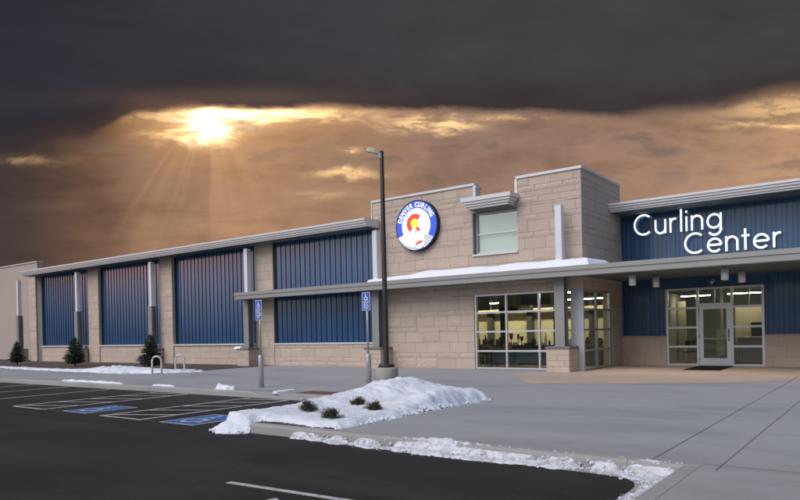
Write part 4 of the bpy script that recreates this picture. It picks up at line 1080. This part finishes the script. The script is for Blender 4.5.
# snow along the planting bed edge
snow('bed_snow', [(-62,15.1),(-44,15.6),(-39,15.5),(-34,15.2),(-29.5,14.9),(-25.2,14.9),(-23.4,15.3),(-22.6,16.5),(-23.2,17.4),(-25.5,16.5),(-28,15.8),(-32,15.7),(-37.5,16.0),(-41,16.2),(-45,16.3),(-62,16.2)],
     lambda x, y: .07+G(x,y,-27.0,15.8,1.6,.8,.16)+G(x,y,-24.6,15.7,1.6,.7,.06), .28, .0, .09, M['snow'], 'long white strip of snow along the planting bed edge in front of the hall', 31, .18, .45)
# thin leftovers on the plaza
for i, (poly, lab) in enumerate(((((270,391.5),(292,389.0),(296,389.6),(276,392.6)),'thin icy streak of snow on the pavement right of the left parking sign'),)):
    pl = [tuple(gz(u, v).to_2d()) for u, v in poly]; snow('ice_streak', pl, lambda x, y: .012, .08, .001, .04, M['snow'], lab, 40+i, .08, .3)
# roof snow on the canopy against the wall
b = MB()
def wedge(pts, z0):
    """pts: list of (base front point, wall point, top height)"""
    for (f0, w0, h0), (f1, w1, h1) in zip(pts[:-1], pts[1:]):
        b.raw([(f0[0],f0[1],z0),(w0[0],w0[1],z0),(w0[0],w0[1],z0+h0),((f0[0]*.75+w0[0]*.25),(f0[1]*.75+w0[1]*.25),z0+h0*.75),
               (f1[0],f1[1],z0),(w1[0],w1[1],z0),(w1[0],w1[1],z0+h1),((f1[0]*.75+w1[0]*.25),(f1[1]*.75+w1[1]*.25),z0+h1*.75)],
              [(0,4,7,3),(3,7,6,2),(2,6,5,1)], 0, True)
rnd = random.Random(2); n = 70; seq = []
for i in range(n+1):
    x = -16.9+(XT+.0+16.9)*i/n; h = .16+.20*min(1,i/22)+.05*noise.noise(Vector((x*1.1,0,0)))+.02*noise.noise(Vector((x*5,1,0)))
    seq.append(((x,YC+.32+.06*noise.noise(Vector((x*2,3,0)))),(x,YF-.045),h))
x = XT; seq += [((x+.5,YC+.34),(x+.045,YF-.02),.36),((x+.75,YF+.5),(x+.045,YF+.5),.34),((x+.7,YF+1.5),(x+.045,YF+1.5),.22),((x+.5,YF+2.6),(x+.045,YF+2.6),.10),((x+.1,YF+3.4),(x+.045,YF+3.4),.02)]
wedge(seq, ZCt+.003)
tag(b.build('canopy_snow', M['snow_clean']), 'bank of clean snow lying on the canopy against the tan block wall', 'snow')
b = MB(); seq = []
for i in range(41):
    x = -23.0+5.8*i/40; seq.append(((x,YC+.45),(x,YF-.03),.05+.03*noise.noise(Vector((x*2,7,0)))))
wedge(seq, ZCt+.003); tag(b.build('canopy_snow', M['snow_clean']), 'thin line of snow on the canopy below the blue upper panel', 'snow')
snow('post_base_snow', [(-25.0,20.50),(-24.6,20.50),(-24.55,20.75),(-24.8,20.8),(-25.0,20.75)], lambda x, y: .09, .08, .84, .03, M['snow_clean'], 'small clump of snow on the stone base cap under the canopy end', 50, .03, .3)

# ------------------------------------------------------------------ render settings
sc.render.engine = 'CYCLES'
sc.view_settings.view_transform = 'Standard'; sc.view_settings.look = 'None'; sc.view_settings.gamma = 1; sc.view_settings.exposure = 0
sc.view_settings.use_curve_mapping = False
sc.cycles.max_bounces = 8; sc.cycles.transparent_max_bounces = 12
sc.render.resolution_x = 1024; sc.render.resolution_y = 640
